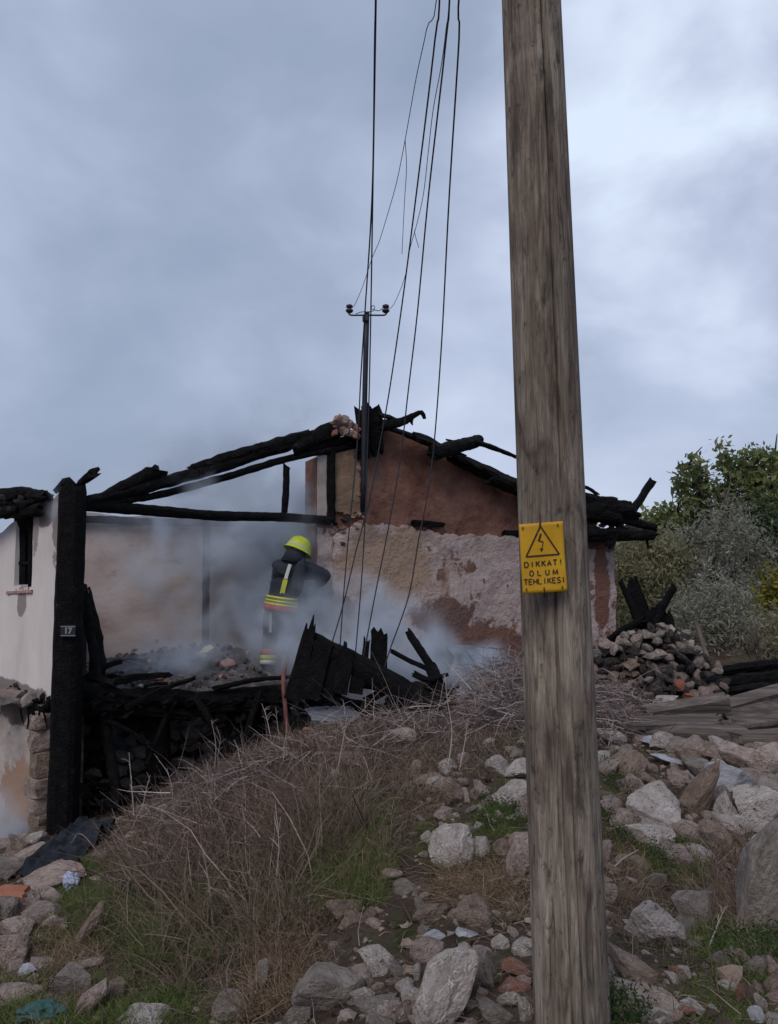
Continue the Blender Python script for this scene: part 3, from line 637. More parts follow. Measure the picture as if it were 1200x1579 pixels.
# burnt ridge, rakes and right eave
def gt(px, py, dy=-.12): return gw(px, py, dy)
box_ = log('ridge_block', [gt(574, 640), gt(578, 668), gt(582, 692)], (.15, .10), parent=house, rough=.3, square=.3)
log('ridge_log', [gt(556, 636), gt(560, 668), gt(560, 700)], .09, parent=house, rough=.25)
log('ridge_log', [gt(585, 656, -.2), gt(620, 650, -.35), gt(640, 640, -.5), gt(650, 636, -.55), gt(655, 645, -.55)], (.10, .025), parent=house, rough=.35)
log('splinter', [gt(633, 644, -.45), gt(636, 655, -.45)], (.04, .01), parent=house, rough=.4)
board('roof_board', gt(572, 634, -.2), gt(608, 644, -.3), .10, .03, parent=house, face=Vector((0, -.6, .8)), jag1=.1)
board('roof_board', gt(590, 655, -.25), gt(642, 672, -.25), .12, .04, parent=house, face=Vector((0, -.6, .8)), jag1=.08)
board('roof_board', gt(625, 668, -.2), gt(674, 689, -.2), .10, .04, parent=house, face=Vector((0, -.6, .8)), jag1=.06)
log('projecting_log', [gt(668, 699, -.5), gt(700, 690, -.3), gt(737, 680, 0.1)], (.12, .105), parent=house, rough=.18, jag=.3)
log('projecting_log', [gt(732, 681, -.1), gt(760, 690, -.1), gt(795, 704, -.1)], (.05, .03), parent=house, rough=.25)
log('splinter', [gt(688, 678, -.2), gt(705, 682, -.2)], (.015, .02), parent=house)
for k in range(13):                                     # rake boards and burnt covering along the right slope
    px = 640 + k * 24; py = interp([(600, 654), (660, 681), (720, 707), (800, 747), (890, 787), (960, 805)])(px)
    board('rake_board', gt(px, py - 2, -.30 + .02 * (k % 3)), gt(px + 34, py + 13 + random.uniform(-4, 4), -.28), .22, .05, random.choice(['char', 'char', 'soot']), house, face=Vector((.35, -.5, .8)), jag0=.05, jag1=.12, rough=.012)
log('rake_beam', [gt(700, 706, -.2), gt(800, 752, -.2), gt(905, 790, -.2)], .10, parent=house, rough=.25)
log('rake_beam', [gt(760, 738, -.3), gt(830, 764, -.3), gt(960, 788, -.5)], .13, parent=house, rough=.25)
for a, b, c, r in [((890, 752), (905, 752), (921, 762), .03), ((890, 768), (930, 774), (951, 778), .11), ((880, 782), (930, 784), (974, 786), .15), ((890, 796), (940, 796), (981, 795), .07),
                   ((930, 800), (965, 802), (1010, 814), .075), ((900, 826), (950, 827), (1008, 826), .085), ((895, 824), (930, 822), (962, 822), .10), ((960, 800), (955, 815), (941, 842), .06),
                   ((995, 826), (998, 834), (1000, 844), .025), ((946, 790), (942, 820), (936, 840), .05), ((890, 790), (915, 792), (945, 797), .12)]:
    log('eave_log', [gt(*a, -.45), gt(*b, -.45), gt(*c, -.5)], r, parent=house, rough=.28)
log('upright_rafter', [gt(974, 789, -.5), gt(990, 766, -.5), gt(1006, 741, -.5)], (.075, .075), parent=house, rough=.16, jag=.4)
log('upright_rafter', [gt(958, 780, -.5), gt(960, 772, -.5)], (.02, .01), parent=house)
board('eave_sheet', gt(955, 818, -.1), gt(1010, 813, -.1), .16, .01, 'ash_grey', house)
for k in range(9): stone('stone', gt(905 + random.uniform(0, 25), 806 + random.uniform(-5, 8), -.15), (.16, .14, .09), random.choice(['brick_pink', 'rock_tan']), house)
random.seed(31)
for k in range(26):                                     # loose tiles and rubble left on the ridge
    px = random.uniform(512, 556); py = interp([(512, 652), (522, 645), (535, 650), (556, 652)])(px) + random.uniform(0, 20)
    stone('rubble', gt(px, py, -.1 + random.uniform(-.1, .1)), tuple(random.uniform(.07, .17) for _ in range(3)), random.choice(['brick_pink', 'brick_pink', 'rock_pink', 'rock_red']), house)
stone('rubble', gt(522, 648, -.15), (.2, .16, .2), 'brick_pink', house, k=0)

# service mast on the gable
mast = thing('service_mast', gw(563, 700, -.3), 'thin metal service mast with two dark insulators rising above the burnt gable', 'mast')
YM = Yw(563) - .35
tube('pole_tube', [at(566, 482, YM), at(562, 640, YM), at(560, 790, YM)], .04, 'metal_dark', mast, 8, 6)
arm = tube('cross_arm', [at(538, 478, YM), at(538, 484, YM), at(541, 486, YM), at(567, 486, YM), at(593, 486, YM), at(596, 484, YM), at(596, 478, YM)], .012, 'metal_dark', mast, 6, 24)
for px in (539, 595):
    prof = [(0, -.02), (.035, -.02), (.055, .0), (.055, .02), (.03, .03), (.03, .045), (.048, .055), (.048, .085), (.02, .10), (0, .10)]
    c = at(px, 480, YM); V, F = [], []
    for r0, zz in prof:
        for k in range(12): V.append((c.x + r0 * math.cos(k * math.pi / 6), c.y + r0 * math.sin(k * math.pi / 6), c.z + zz))
    for i in range(len(prof) - 1):
        for k in range(12): F.append((i * 12 + k, i * 12 + (k + 1) % 12, (i + 1) * 12 + (k + 1) % 12, (i + 1) * 12 + k))
    obj('insulator', V, F, M['porcelain'], mast, True)
box('clamp', at(564, 491, YM - .02), .09, .09, .10, 'metal_dark', mast, bev=.01)
tube('jumper_wire', [at(549, 484, YM - .03), at(558, 481, YM - .05), at(574, 480, YM - .05), at(578, 474, YM - .05), at(575, 471, YM - .05), at(573, 476, YM - .05), at(584, 479, YM - .05), at(592, 474, YM - .03)], .006, 'cable', mast, 5, 40)

# ------------------------------------------------------------------ near utility pole with warning sign
def pole_wood():
    m = bpy.data.materials.new('pole_wood'); m.use_nodes = True; nt = m.node_tree; L = nt.links; b = nt.nodes['Principled BSDF']
    b.inputs['Roughness'].default_value = .9; b.inputs['Specular IOR Level'].default_value = .2
    t = N(nt, 'ShaderNodeTexCoord')
    def nz(scale, sc, detail=8.0, dist=0.0, rough=.6):
        mpn = N(nt, 'ShaderNodeMapping'); mpn.inputs['Scale'].default_value = sc; L.new(t.outputs['Object'], mpn.inputs[0])
        n = N(nt, 'ShaderNodeTexNoise', i={'Scale': scale, 'Detail': detail, 'Roughness': rough, 'Distortion': dist}); L.new(mpn.outputs[0], n.inputs['Vector']); return n.outputs['Fac']
    def rmp(fac, stops):
        r = N(nt, 'ShaderNodeValToRGB'); L.new(fac, r.inputs[0]); r.color_ramp.elements[0].position = stops[0][0]; r.color_ramp.elements[0].color = (*stops[0][1], 1)
        r.color_ramp.elements[1].position = stops[-1][0]; r.color_ramp.elements[1].color = (*stops[-1][1], 1)
        for p, c in stops[1:-1]: e = r.color_ramp.elements.new(p); e.color = (*c, 1)
        return r.outputs[0]
    grain = nz(38, (1, 1, .075), 12, 1.2, .75); blot = nz(3.6, (1.6, 1.6, .6), 7, .8); patch = nz(9, (1, 1, .22), 8, 1.2)
    c1 = rmp(grain, [(.33, (.07, .057, .045)), (.47, (.225, .188, .152)), (.64, (.41, .355, .295))])
    c2 = rmp(grain, [(.34, (.055, .042, .034)), (.62, (.235, .188, .15))])
    mx = N(nt, 'ShaderNodeMix', data_type='RGBA'); L.new(rmp(blot, [(.42, (0, 0, 0)), (.60, (1, 1, 1))]), mx.inputs[0]); L.new(c1, mx.inputs[6]); L.new(c2, mx.inputs[7])
    mx2 = N(nt, 'ShaderNodeMix', data_type='RGBA'); L.new(rmp(patch, [(.55, (0, 0, 0)), (.66, (.7, .7, .7))]), mx2.inputs[0]); L.new(mx.outputs[2], mx2.inputs[6]); mx2.inputs[7].default_value = (.05, .042, .034, 1)
    green = nz(2.3, (1.3, 1.3, .4), 5); mx3 = N(nt, 'ShaderNodeMix', data_type='RGBA'); L.new(rmp(green, [(.52, (0, 0, 0)), (.72, (.5, .5, .5))]), mx3.inputs[0]); L.new(mx2.outputs[2], mx3.inputs[6]); mx3.inputs[7].default_value = (.075, .078, .055, 1)
    lines = nz(60, (1, 1, .016), 5, .5, .6); mx4 = N(nt, 'ShaderNodeMix', data_type='RGBA'); L.new(rmp(lines, [(.30, (.85, .85, .85)), (.40, (0, 0, 0))]), mx4.inputs[0]); L.new(mx3.outputs[2], mx4.inputs[6]); mx4.inputs[7].default_value = (.022, .018, .016, 1)
    check = nz(30, (1, 1, .45), 6, .5, .7); mx5 = N(nt, 'ShaderNodeMix', data_type='RGBA'); L.new(rmp(check, [(.57, (0, 0, 0)), (.66, (.72, .72, .72))]), mx5.inputs[0]); L.new(mx4.outputs[2], mx5.inputs[6]); mx5.inputs[7].default_value = (.04, .032, .028, 1)
    L.new(mx5.outputs[2], b.inputs['Base Color'])
    bp = N(nt, 'ShaderNodeBump', i={'Strength': 1.0, 'Distance': .010}); L.new(grain, bp.inputs['Height'])
    fine = nz(90, (1, 1, .03), 6); b2 = N(nt, 'ShaderNodeBump', i={'Strength': .5, 'Distance': .003}); L.new(fine, b2.inputs['Height']); L.new(bp.outputs[0], b2.inputs['Normal']); L.new(b2.outputs[0], b.inputs['Normal'])
    return m
M['pole'] = pole_wood()
PY = 2.6
pole = thing('utility_pole', at(884, 1600, PY), 'thick weathered wooden utility pole standing in the foreground', 'pole')
pb, pt = at(884, 1600, PY), at(819, 0, PY)
axis = (pt - pb).normalized(); Lp = (pt - pb).length
p_lo, p_hi = pb - axis * .7, pb + axis * 8.2
S_, R_ = 220, 300; V, F = [], []
sx_ = Vector((0, 1, 0)).cross(axis).normalized() * -1; sx_ = Vector((1, 0, 0)) - axis * axis.x; sx_.normalize(); sy_ = axis.cross(sx_).normalized()
for i in range(R_ + 1):
    s = -.7 + 8.9 * (i / R_); c = pb + axis * s; r = .1265 - .0052 * s
    for k in range(S_):
        a = 2 * math.pi * k / S_; d = Vector((math.cos(a), math.sin(a), s * .35))
        rr = r * (1 + .014 * mn.noise(d * 1.3) + .008 * mn.noise(Vector((math.cos(a) * 7, math.sin(a) * 7, s * .8))))
        rr += .0012 * mn.noise(Vector((math.cos(a) * 26, math.sin(a) * 26, s * .9)))
        # drying cracks that wander up the face
        for (a0, s0, s1, dep, wd) in ((-1.44, 1.75, 9, .022, .036), (-1.50, -1, 1.0, .016, .032), (-1.78, -1, 1.95, .018, .034), (-1.13, -1, .6, .008, .03), (-2.2, .3, 3.1, .007, .03), (-.75, 1.9, 5, .006, .03), (-1.95, 2.4, 4, .006, .03)):
            if s0 < s < s1:
                ac = a0 + .055 * mn.noise(Vector((a0 * 9, s * 1.1, 0))) + .02 * mn.noise(Vector((a0 * 5, s * 5, 2)))
                da = abs((a - ac + math.pi) % (2 * math.pi) - math.pi)
                if da < wd * 1.6: rr -= dep * max(0, 1 - da / (wd * 1.6)) * min(1, (s - s0) * 4, (s1 - s) * 4)
        V.append(tuple(c + sx_ * (math.cos(a) * rr) + sy_ * (math.sin(a) * rr)))
for i in range(R_):
    for k in range(S_): F.append((i * S_ + k, i * S_ + (k + 1) % S_, (i + 1) * S_ + (k + 1) % S_, (i + 1) * S_ + k))
F.append(tuple(range(R_ * S_, (R_ + 1) * S_)))
shaft = obj('shaft', V, F, M['pole'], pole, True, loc=tuple(pb))
# two cross arms at the top of the pole, above the frame, that carried the wires
for s in (7.4, 7.9):
    c = pb + axis * s + Vector((0, .13, 0)); box('cross_arm', c, 1.3, .08, .1, 'timber', pole, bev=.01)
for px, py in ((872, 358), (868, 384), (866, 1000)):
    c = at(px, py, PY - .095 + .06); box('nail', c, .006, .02, .012, 'nail', pole, bev=.001)

# warning sign nailed to the pole
YS = PY - .165
sign = thing('warning_sign', at(838, 860, YS), 'yellow high voltage warning sign with lightning triangle nailed to the wooden pole', 'sign')
sc = [at(800.5, 808.5, YS), at(868.5, 803.5, YS), at(875.5, 911.5, YS), at(807, 916, YS)]
ur = ((sc[1] - sc[0]) + (sc[2] - sc[3])).normalized(); ud = ((sc[0] - sc[3]) + (sc[1] - sc[2])); ud = (ud - ur * ud.dot(ur)).normalized(); un = ur.cross(ud)
V, F = [], []; nS = 20
for side in (0, 1):
    for i in range(nS + 1):
        for j in range(nS + 1):
            a, b_ = i / nS, j / nS; p = (sc[0].lerp(sc[1], a)).lerp(sc[3].lerp(sc[2], a), b_)
            p = p - un * (.004 * (2 * a - 1) ** 2) + un * (.0025 * math.sin(b_ * 5 + a * 3)); V.append(tuple(p - un * (.003 * side)))
q = nS + 1; m_ = q * q
for i in range(nS):
    for j in range(nS):
        a = i * q + j; F.append((a, a + 1, a + q + 1, a + q)); F.append((m_ + a, m_ + a + q, m_ + a + q + 1, m_ + a + 1))
for i in range(nS):
    for a, b_ in ((i, i + 1), (nS * q + i + 1, nS * q + i), ((i + 1) * q, i * q), (i * q + nS, (i + 1) * q + nS)): F.append((a, m_ + a, m_ + b_, b_))
obj('plate', V, F, M['sign_yellow'], sign, True)
def bow(p):                                            # lift a point of the sign's flat plane onto its bowed face
    a = (p - sc[0]).dot(ur) / (sc[1] - sc[0]).length; b_ = -(p - sc[0]).dot(ud) / (sc[3] - sc[0]).length
    return p - un * (.004 * (2 * a - 1) ** 2) + un * (.0025 * math.sin(b_ * 5 + a * 3)) + un * .0016
def on_sign(px, py): p = at(px, py, YS); return bow(p)
def stroke(pts, w):
    """an inked line of width w through photo points on the sign"""
    P = []
    for i in range(len(pts) - 1):
        n = max(1, int(math.dist(pts[i], pts[i + 1]) / 3))
        for k in range(n): t = k / n; P.append((pts[i][0] * (1 - t) + pts[i + 1][0] * t, pts[i][1] * (1 - t) + pts[i + 1][1] * t))
    P.append(pts[-1]); P = [on_sign(*p) for p in P]; V, F = [], []
    for i, p in enumerate(P):
        t = (P[min(i + 1, len(P) - 1)] - P[max(i - 1, 0)]).normalized(); s = t.cross(un).normalized()
        V += [tuple(p + s * w), tuple(p - s * w)]
    for i in range(len(P) - 1): F.append((2 * i, 2 * i + 1, 2 * i + 3, 2 * i + 2))
    return V, F
def join(parts):
    V, F = [], []
    for v, f in parts: o = len(V); V += v; F += [tuple(i + o for i in q) for q in f]
    return V, F
tri = [(833, 811.5), (811.5, 858.5), (863, 854.5)]
V, F = join([stroke([tri[0], tri[1]], .0026), stroke([tri[1], tri[2]], .0026), stroke([tri[2], tri[0]], .0026)])
obj('triangle', V, F, M['sign_ink'], sign)
V, F = join([stroke([(834, 823), (830.5, 834.5)], .0032), stroke([(830.5, 834), (837, 835.5)], .0018), stroke([(837.5, 835), (835.5, 848)], .0014),
             ([tuple(on_sign(*p)) for p in ((832.5, 845.5), (838, 845.5), (835, 851.5))], [(0, 1, 2)])])
obj('lightning_bolt', V, F, M['sign_ink'], sign)
G = {'D': [[(0, 0), (0, 1), (.55, 1), (.9, .7), (.9, .3), (.55, 0), (0, 0)]], 'I': [[(.45, 0), (.45, 1)]], 'K': [[(.05, 0), (.05, 1)], [(.85, 1), (.05, .45)], [(.3, .6), (.9, 0)]],
     'A': [[(0, 0), (.45, 1), (.9, 0)], [(.18, .36), (.72, .36)]], 'T': [[(.45, 0), (.45, 1)], [(0, 1), (.9, 1)]], '!': [[(.45, .35), (.45, 1)], [(.45, .0), (.45, .12)]],
     'O': [[(.3, 0), (.05, .28), (.05, .72), (.3, 1), (.65, 1), (.9, .72), (.9, .28), (.65, 0), (.3, 0)]], 'L': [[(.05, 1), (.05, 0), (.8, 0)]], 'U': [[(.05, 1), (.05, .25), (.3, 0), (.6, 0), (.85, .25), (.85, 1)]],
     'M': [[(-.1, 0), (-.05, 1), (.45, .1), (.95, 1), (1.0, 0)]], 'E': [[(.85, 0), (.05, 0), (.05, 1), (.85, 1)], [(.05, .52), (.7, .52)]], 'H': [[(.05, 0), (.05, 1)], [(.85, 0), (.85, 1)], [(.05, .5), (.85, .5)]],
     'S': [[(.05, .1), (.3, 0), (.65, 0), (.85, .25), (.65, .48), (.25, .55), (.08, .75), (.3, 1), (.65, 1), (.85, .9)]]}
def letters(s, x0, y0, x1, y1, hgt, w):
    n = len(s); parts = []
    for k, ch in enumerate(s):
        if ch == ' ': continue
        cx = x0 + (x1 - x0) * k / (n - 1); cy = y0 + (y1 - y0) * k / (n - 1); cw = hgt * .78
        for st in G[ch]: parts.append(stroke([(cx + (a - .45) * cw + (.5 - b_) * .4, cy - (b_ - .5) * hgt - (a - .45) * cw * .06) for a, b_ in st], w))
    return join(parts)
for s, a in (('DIKKAT!', (812, 871, 865, 866.5)), ('OLUM', (820, 884.3, 856.5, 881.7)), ('TEHLIKESI', (811.5, 897.7, 869, 893.8))):
    V, F = letters(s, *a, 8.0, .0020); obj('lettering', V, F, M['sign_ink'], sign)
for px, py in ((860, 809.5), (806, 814), (812, 909), (839, 907.5), (867, 905.5)):
    p = on_sign(px, py); box('nail', p + un * .002, .004, .006, .009, 'nail', sign, bev=.001)
V, F = stroke([(833, 806.5), (833, 811)], .0016); obj('hanger_wire', V, F, M['sign_ink'], sign)
tube('hanger_wire', [on_sign(832, 811), on_sign(832.5, 803) + un * .003, at(833, 796, PY - .13)], .0022, 'sign_ink', sign, 5, 6)
tube('hanger_wire', [on_sign(839, 907), on_sign(839.5, 914) + un * .003, at(840, 921, PY - .13)], .0018, 'sign_ink', sign, 5, 6)

# ------------------------------------------------------------------ wires fallen from the pole
dw = interp([(-300, 4.0), (0, 5.0), (300, 6.1), (640, 7.6), (1010, 8.35), (1080, 8.4)])
wire_end = pb + axis * 7.6 + Vector((0, .2, 0))
def wire(name, pts, r, label, mat='cable', start=None, dz=0.0, group='wires fallen from the pole'):
    P = []
    if start is not None: P.append(wire_end + Vector(start))
    P += [at(x, y, dw(y) + dz) for x, y in pts]
    o = tube(name, P, r, mat, None, 6, 70); return tag(o, label, 'cable', group)
wire('power_cable', [(580, -60), (578, 60), (574, 300), (563, 480), (556, 590), (553, 660), (547, 730), (536, 845), (529, 930), (523, 1010), (514, 1045)], .0075, 'leftmost fallen cable, left strand of the close pair in front of the mast', start=(-.45, 0, .1))
wire('power_cable', [(581, -60), (579, 60), (575, 300), (572, 480), (569, 620), (564, 780), (558, 890), (549, 1000), (546, 1040)], .0075, 'right strand of the close cable pair hanging in front of the mast', start=(-.42, 0, .1), dz=.03)
wire('power_cable', [(680, -60), (671, 60), (642, 300), (620, 470), (601, 600), (585, 690), (568, 780), (551, 842), (530, 930), (511, 995), (500, 1030)], .0075, 'fallen cable crossing the gable ridge left of the hooked burnt splinter', start=(-.1, 0, .1))
wire('power_cable', [(696, -60), (688, 60), (661, 300), (644, 480), (630, 600), (617, 710), (597, 825), (580, 910), (563, 1000), (556, 1040)], .0075, 'fallen cable running through the hooked burnt splinter down to the debris', start=(.0, 0, .1), dz=.05)
wire('power_cable', [(712, -60), (708, 60), (693, 300), (681, 530), (669, 690), (658, 770), (646, 830), (630, 920), (601, 1003), (590, 1040)], .0075, 'rightmost fallen cable, nearest the wooden pole', start=(.2, 0, .1), dz=.02)
wb = interp([(-300, 4.2), (0, 5.4), (300, 8.0), (478, YM)])
def thin(pts, r, label, start=None):
    P = ([wire_end + Vector(start)] if start else []) + [at(x, y, wb(y)) for x, y in pts]
    return tag(tube('burnt_wire', P, r, 'cable', None, 5, 70), label, 'wire', 'thin burnt wires')
thin([(676, -60), (658, 45), (642, 120), (625, 215), (612, 280), (598, 330), (584, 375), (575, 395), (560, 440), (546, 472), (539, 476)], .0042, 'thin crooked wire leading to the left insulator of the mast', (-.2, 0, 0))
thin([(625, 215), (627, 260), (624, 310), (620, 392)], .004, 'loose burnt wire end dangling from the thin crooked wire')
thin([(697, -60), (688, 45), (680, 105), (668, 170), (660, 240), (653, 300), (643, 345), (632, 385), (625, 425), (612, 460), (603, 475), (596, 476)], .0042, 'thin kinked wire leading to the right insulator of the mast', (.05, 0, 0))
thin([(639, 355), (641, 365), (646, 382)], .004, 'short loose wire tip sticking out of the kinked wire')

# ------------------------------------------------------------------ fallen charred timber in front of the floor
def T(o, label, cat='timber', group='charred timbers fallen from the house'): return tag(o, label, cat, group)
YD = 8.3
F0 = Vector((-.15, -1, .1))
T(board('charred_board', at(454, 1080, YD - .3), at(481, 952, YD - .15), .24, .04, face=F0, jag1=.16, w1=.10), 'tall pointed charred board leaning beside the firefighter, leftmost of the heap', 'board')
T(board('charred_board', at(477, 1078, YD - .33), at(500, 990, YD - .25), .19, .04, face=F0, jag1=.05), 'charred board right behind the tall pointed one, top hidden by the sloping beam', 'board')
T(board('charred_board', at(500, 1076, YD - .3), at(518, 1000, YD - .22), .18, .04, face=F0, jag1=.05), 'broad charred board in the middle of the leaning row', 'board')
T(board('charred_board', at(523, 1070, YD - .34), at(540, 992, YD - .28), .15, .04, face=F0, jag1=.10), 'charred board with a notched tip above the sloping beam', 'board')
T(log('charred_beam', [at(483, 990, YD - .1), at(560, 1030, YD - .2), at(640, 1078, YD - .3), at(692, 1112, YD - .35)], (.10, .14), square=.5, rough=.15), 'long charred beam sloping down to the right through the heap', 'beam')
T(board('charred_board', at(584, 1052, YD + .1), at(585, 966, YD + .15), .185, .05, face=Vector((0, -1, 0)), jag1=.10), 'short upright charred board with two broken prongs behind the sloping beam', 'board')
T(log('charred_stick', [at(630, 975, YD + .1), at(645, 998, YD), at(668, 1034, YD - .1)], (.045, .05), rough=.2), 'slanted charred stick right of the upright pronged board', 'stick')
T(log('charred_stick', [at(604, 1004, YD + .3), at(630, 1018, YD + .2), at(656, 1030, YD + .1)], .03, rough=.2), 'thin charred stick lying low behind the slanted one', 'stick')
T(log('charred_beam', [at(662, 1024, YD - .1), at(678, 1060, YD - .2), at(690, 1108, YD - .25)], (.07, .09), rough=.25), 'charred beam end standing where the long beam meets the ground', 'beam')
T(log('charred_beam', [at(455, 1088, YD + .2), at(520, 1086, YD + .2), at(580, 1096, YD + .1)], .08, rough=.25), 'charred beam lying flat under the leaning boards', 'beam')
T(log('charred_beam', [at(560, 1052, YD + .3), at(620, 1062, YD + .2), at(670, 1058, YD)], .07, 'soot', rough=.3), 'sooty beam lying under the pronged board', 'beam')
T(log('charred_stick', [at(504, 1062, YD - .12), at(512, 1042, YD - .12), at(517, 1018, YD - .12)], .008, 'timber', rough=.1), 'thin pale lath against the leaning charred boards', 'stick')
T(log('charred_beam', [at(600, 1100, YD - .4), at(650, 1090, YD - .3), at(700, 1075, YD + .1)], .05, 'soot', rough=.3), 'crooked sooty branch at the right foot of the heap', 'beam')
random.seed(93)
for reg, n, lab, grp in (((452, 700, 1066, 1114, 7.9, 8.5), 46, 'charred splinter in the wreckage heap beside the sloping beam', 'splinters in the wreckage heap'),
                         ((125, 450, 1046, 1086, 0, 0), 34, 'charred splinter lying along the burnt floor edge', 'splinters on the floor edge'),
                         ((150, 430, 985, 1035, -1, 0), 24, 'charred splinter on the ash of the upper floor', 'splinters on the upper floor'),
                         ((120, 330, 1195, 1262, 8.0, 8.8), 20, 'charred splinter on the ground under the burnt floor', 'splinters under the floor'),
                         ((700, 800, 1012, 1030, 10.2, 10.8), 10, 'charred splinter at the foot of the whitewashed wall', 'splinters at the wall foot')):
    for k in range(n):
        px, py = random.uniform(reg[0], reg[1]), random.uniform(reg[2], reg[3])
        Y = random.uniform(reg[4], reg[5]) if reg[4] > 0 else (Yf(px) + random.uniform(.0, .25) if reg[4] == 0 else Yf(px) + .9 + (1040 - py) / 55)
        p = at(px, py, Y); a = random.uniform(0, 6.28); L_ = random.uniform(.12, .5) * (1.0 if reg[4] > 0 else .8); d = Vector((math.cos(a), math.sin(a) * .6, random.uniform(-.25, .55))) * L_
        if reg[4] == -1: d.z *= .2; p.y = min(p.y, 11.2); p.z = .30 if abs(p.x + 2.9) < .9 and abs(p.y - 10.6) < .7 else .16
        if random.random() < .45: o = board('charred_splinter', p - d / 2, p + d / 2, random.uniform(.04, .12), random.uniform(.012, .03), random.choice(['char', 'char', 'soot']), jag0=.05, jag1=.08, nu=3, face=Vector((random.uniform(-.5, .5), -1, random.uniform(-.2, .9))))
        else: o = log('charred_splinter', [p - d / 2, p + d * .1 + Vector((0, 0, .02)), p + d / 2], (random.uniform(.015, .04), random.uniform(.008, .025)), random.choice(['char', 'char', 'soot', 'ash_grey']), rough=.3, seg=6)
        tag(o, lab, 'splinter', grp)
T(board('charred_board', at(548, 1070, YD - .3), at(556, 1020, YD - .26), .15, .03, jag1=.08), 'short charred board end hanging under the sloping beam', 'board')
T(board('charred_board', at(604, 1086, YD - .35), at(616, 1046, YD - .3), .14, .03, jag1=.10, w1=.08), 'splintered board stump below the middle of the sloping beam', 'board')
T(board('charred_board', at(560, 1040, YD + .2), at(566, 985, YD + .3), .07, .03, jag1=.10), 'narrow charred slat left of the pronged board', 'board')
T(log('charred_stick', [at(640, 1040, YD - .2), at(660, 1048, YD - .25), at(690, 1040, YD - .3)], (.04, .02), rough=.3), 'crooked charred stick crossing the slanted one', 'stick')
# bent metal sheets
def sheet(name, P, mat, label, th=.006, n=12, wob=.03):
    V, F = [], []; P = [Vector(p) for p in P]
    for side in (0, 1):
        for i in range(n + 1):
            for j in range(n + 1):
                a, b_ = i / n, j / n; p = P[0].lerp(P[1], a).lerp(P[3].lerp(P[2], a), b_)
                p = p + Vector((mn.noise(p * 4), mn.noise(p * 4 + Vector((9, 0, 0))), mn.noise(p * 5 + Vector((3, 5, 0))))) * wob - Vector((0, -th * side, th * side * .5)); V.append(tuple(p))
    q = n + 1; m = q * q
    for i in range(n):
        for j in range(n):
            a = i * q + j; F.append((a, a + 1, a + q + 1, a + q)); F.append((m + a, m + a + q, m + a + q + 1, m + a + 1))
    for i in range(n):
        for a, b_ in ((i, i + 1), (n * q + i + 1, n * q + i), ((i + 1) * q, i * q), (i * q + n, (i + 1) * q + n)): F.append((a, m + a, m + b_, b_))
    o = obj(name, V, F, M[mat], None, True); return tag(o, label, 'metal sheet', 'scrap sheets by the wall')
YB = 9.6
V, F = [], []
for i in range(13):                                    # crumpled half drum
    a = i / 12
    for j in range(13):
        th = -.3 + 2.5 * j / 12; c = at(690 + 70 * a, 1040 - 4 * a, YB + .1 * a); rr = .36 - .10 * a * a
        V.append((c.x + .1 * mn.noise(Vector((a * 3, j * .3, 0))), c.y - math.cos(th) * rr + .02 * mn.noise(Vector((a * 6, j * .5, 1))), c.z + math.sin(th) * rr + .03 * mn.noise(Vector((a * 5, j * .6, 4)))))
for i in range(12):
    for j in range(12): F.append((i * 13 + j, i * 13 + j + 1, (i + 1) * 13 + j + 1, (i + 1) * 13 + j))
drum = obj('crushed_drum', V, F, M['sheet'], None, True); md = drum.modifiers.new('s', 'SOLIDIFY'); md.thickness = .008
tag(drum, 'crushed pale metal drum lying at the foot of the whitewashed gable wall', 'drum')
sheet('metal_sheet', [at(700, 1042, 9.0), at(762, 1046, 9.1), at(770, 1072, 8.4), at(705, 1075, 8.3)], 'sheet', 'flat bluish metal sheet in front of the crushed drum')
sheet('metal_sheet', [at(470, 1092, 8.2), at(540, 1088, 8.3), at(560, 1112, 7.8), at(480, 1112, 7.7)], 'sheet', 'smoky bluish metal sheet under the leaning charred boards')
sheet('metal_sheet', [at(745, 1062, 8.8), at(790, 1058, 8.9), at(796, 1076, 8.5), at(750, 1080, 8.4)], 'sheet', 'small bluish metal sheet beside the brushwood left of the pole')
# charred timbers on the stone heap at the right
YR = 9.4
g2 = 'charred timbers on the stone heap'
T(board('charred_board', at(1003, 985, YR), at(974, 895, YR), .26, .08, jag1=.14, w1=.16), 'broad charred stump of a board standing on the stone heap', 'board', g2)
T(log('charred_stick', [at(986, 960, YR - .05), at(970, 925, YR), at(957, 897, YR)], (.06, .03), rough=.25), 'thin charred stick left of the broad stump on the heap', 'stick', g2)
T(log('charred_stick', [at(1006, 970, YR - .1), at(1022, 935, YR - .1), at(1040, 904, YR - .1)], (.05, .045), rough=.25), 'slanted charred stick pointing right above the stone heap', 'stick', g2)
T(board('charred_board', at(1018, 985, YR - .05), at(1008, 928, YR - .05), .40, .06, jag1=.12, w1=.22), 'wide low charred board between stump and slanted stick', 'board', g2)
T(board('charred_board', at(1035, 985, YR - .02), at(1026, 938, YR - .02), .16, .05, 'soot', jag1=.12), 'sooty board end at the right of the heap top', 'board', g2)
T(log('charred_stick', [at(938, 990, YR + .2), at(960, 972, YR), at(992, 955, YR - .1)], .045, rough=.2), 'charred stick lying up against the stump from the left', 'stick', g2)
T(log('leaning_stake', [at(1074, 960, 9.6), at(1083, 990, 9.5), at(1090, 1012, 9.4)], .03, 'timber', rough=.15), 'pale grey stake leaning right of the stone heap', 'stake')
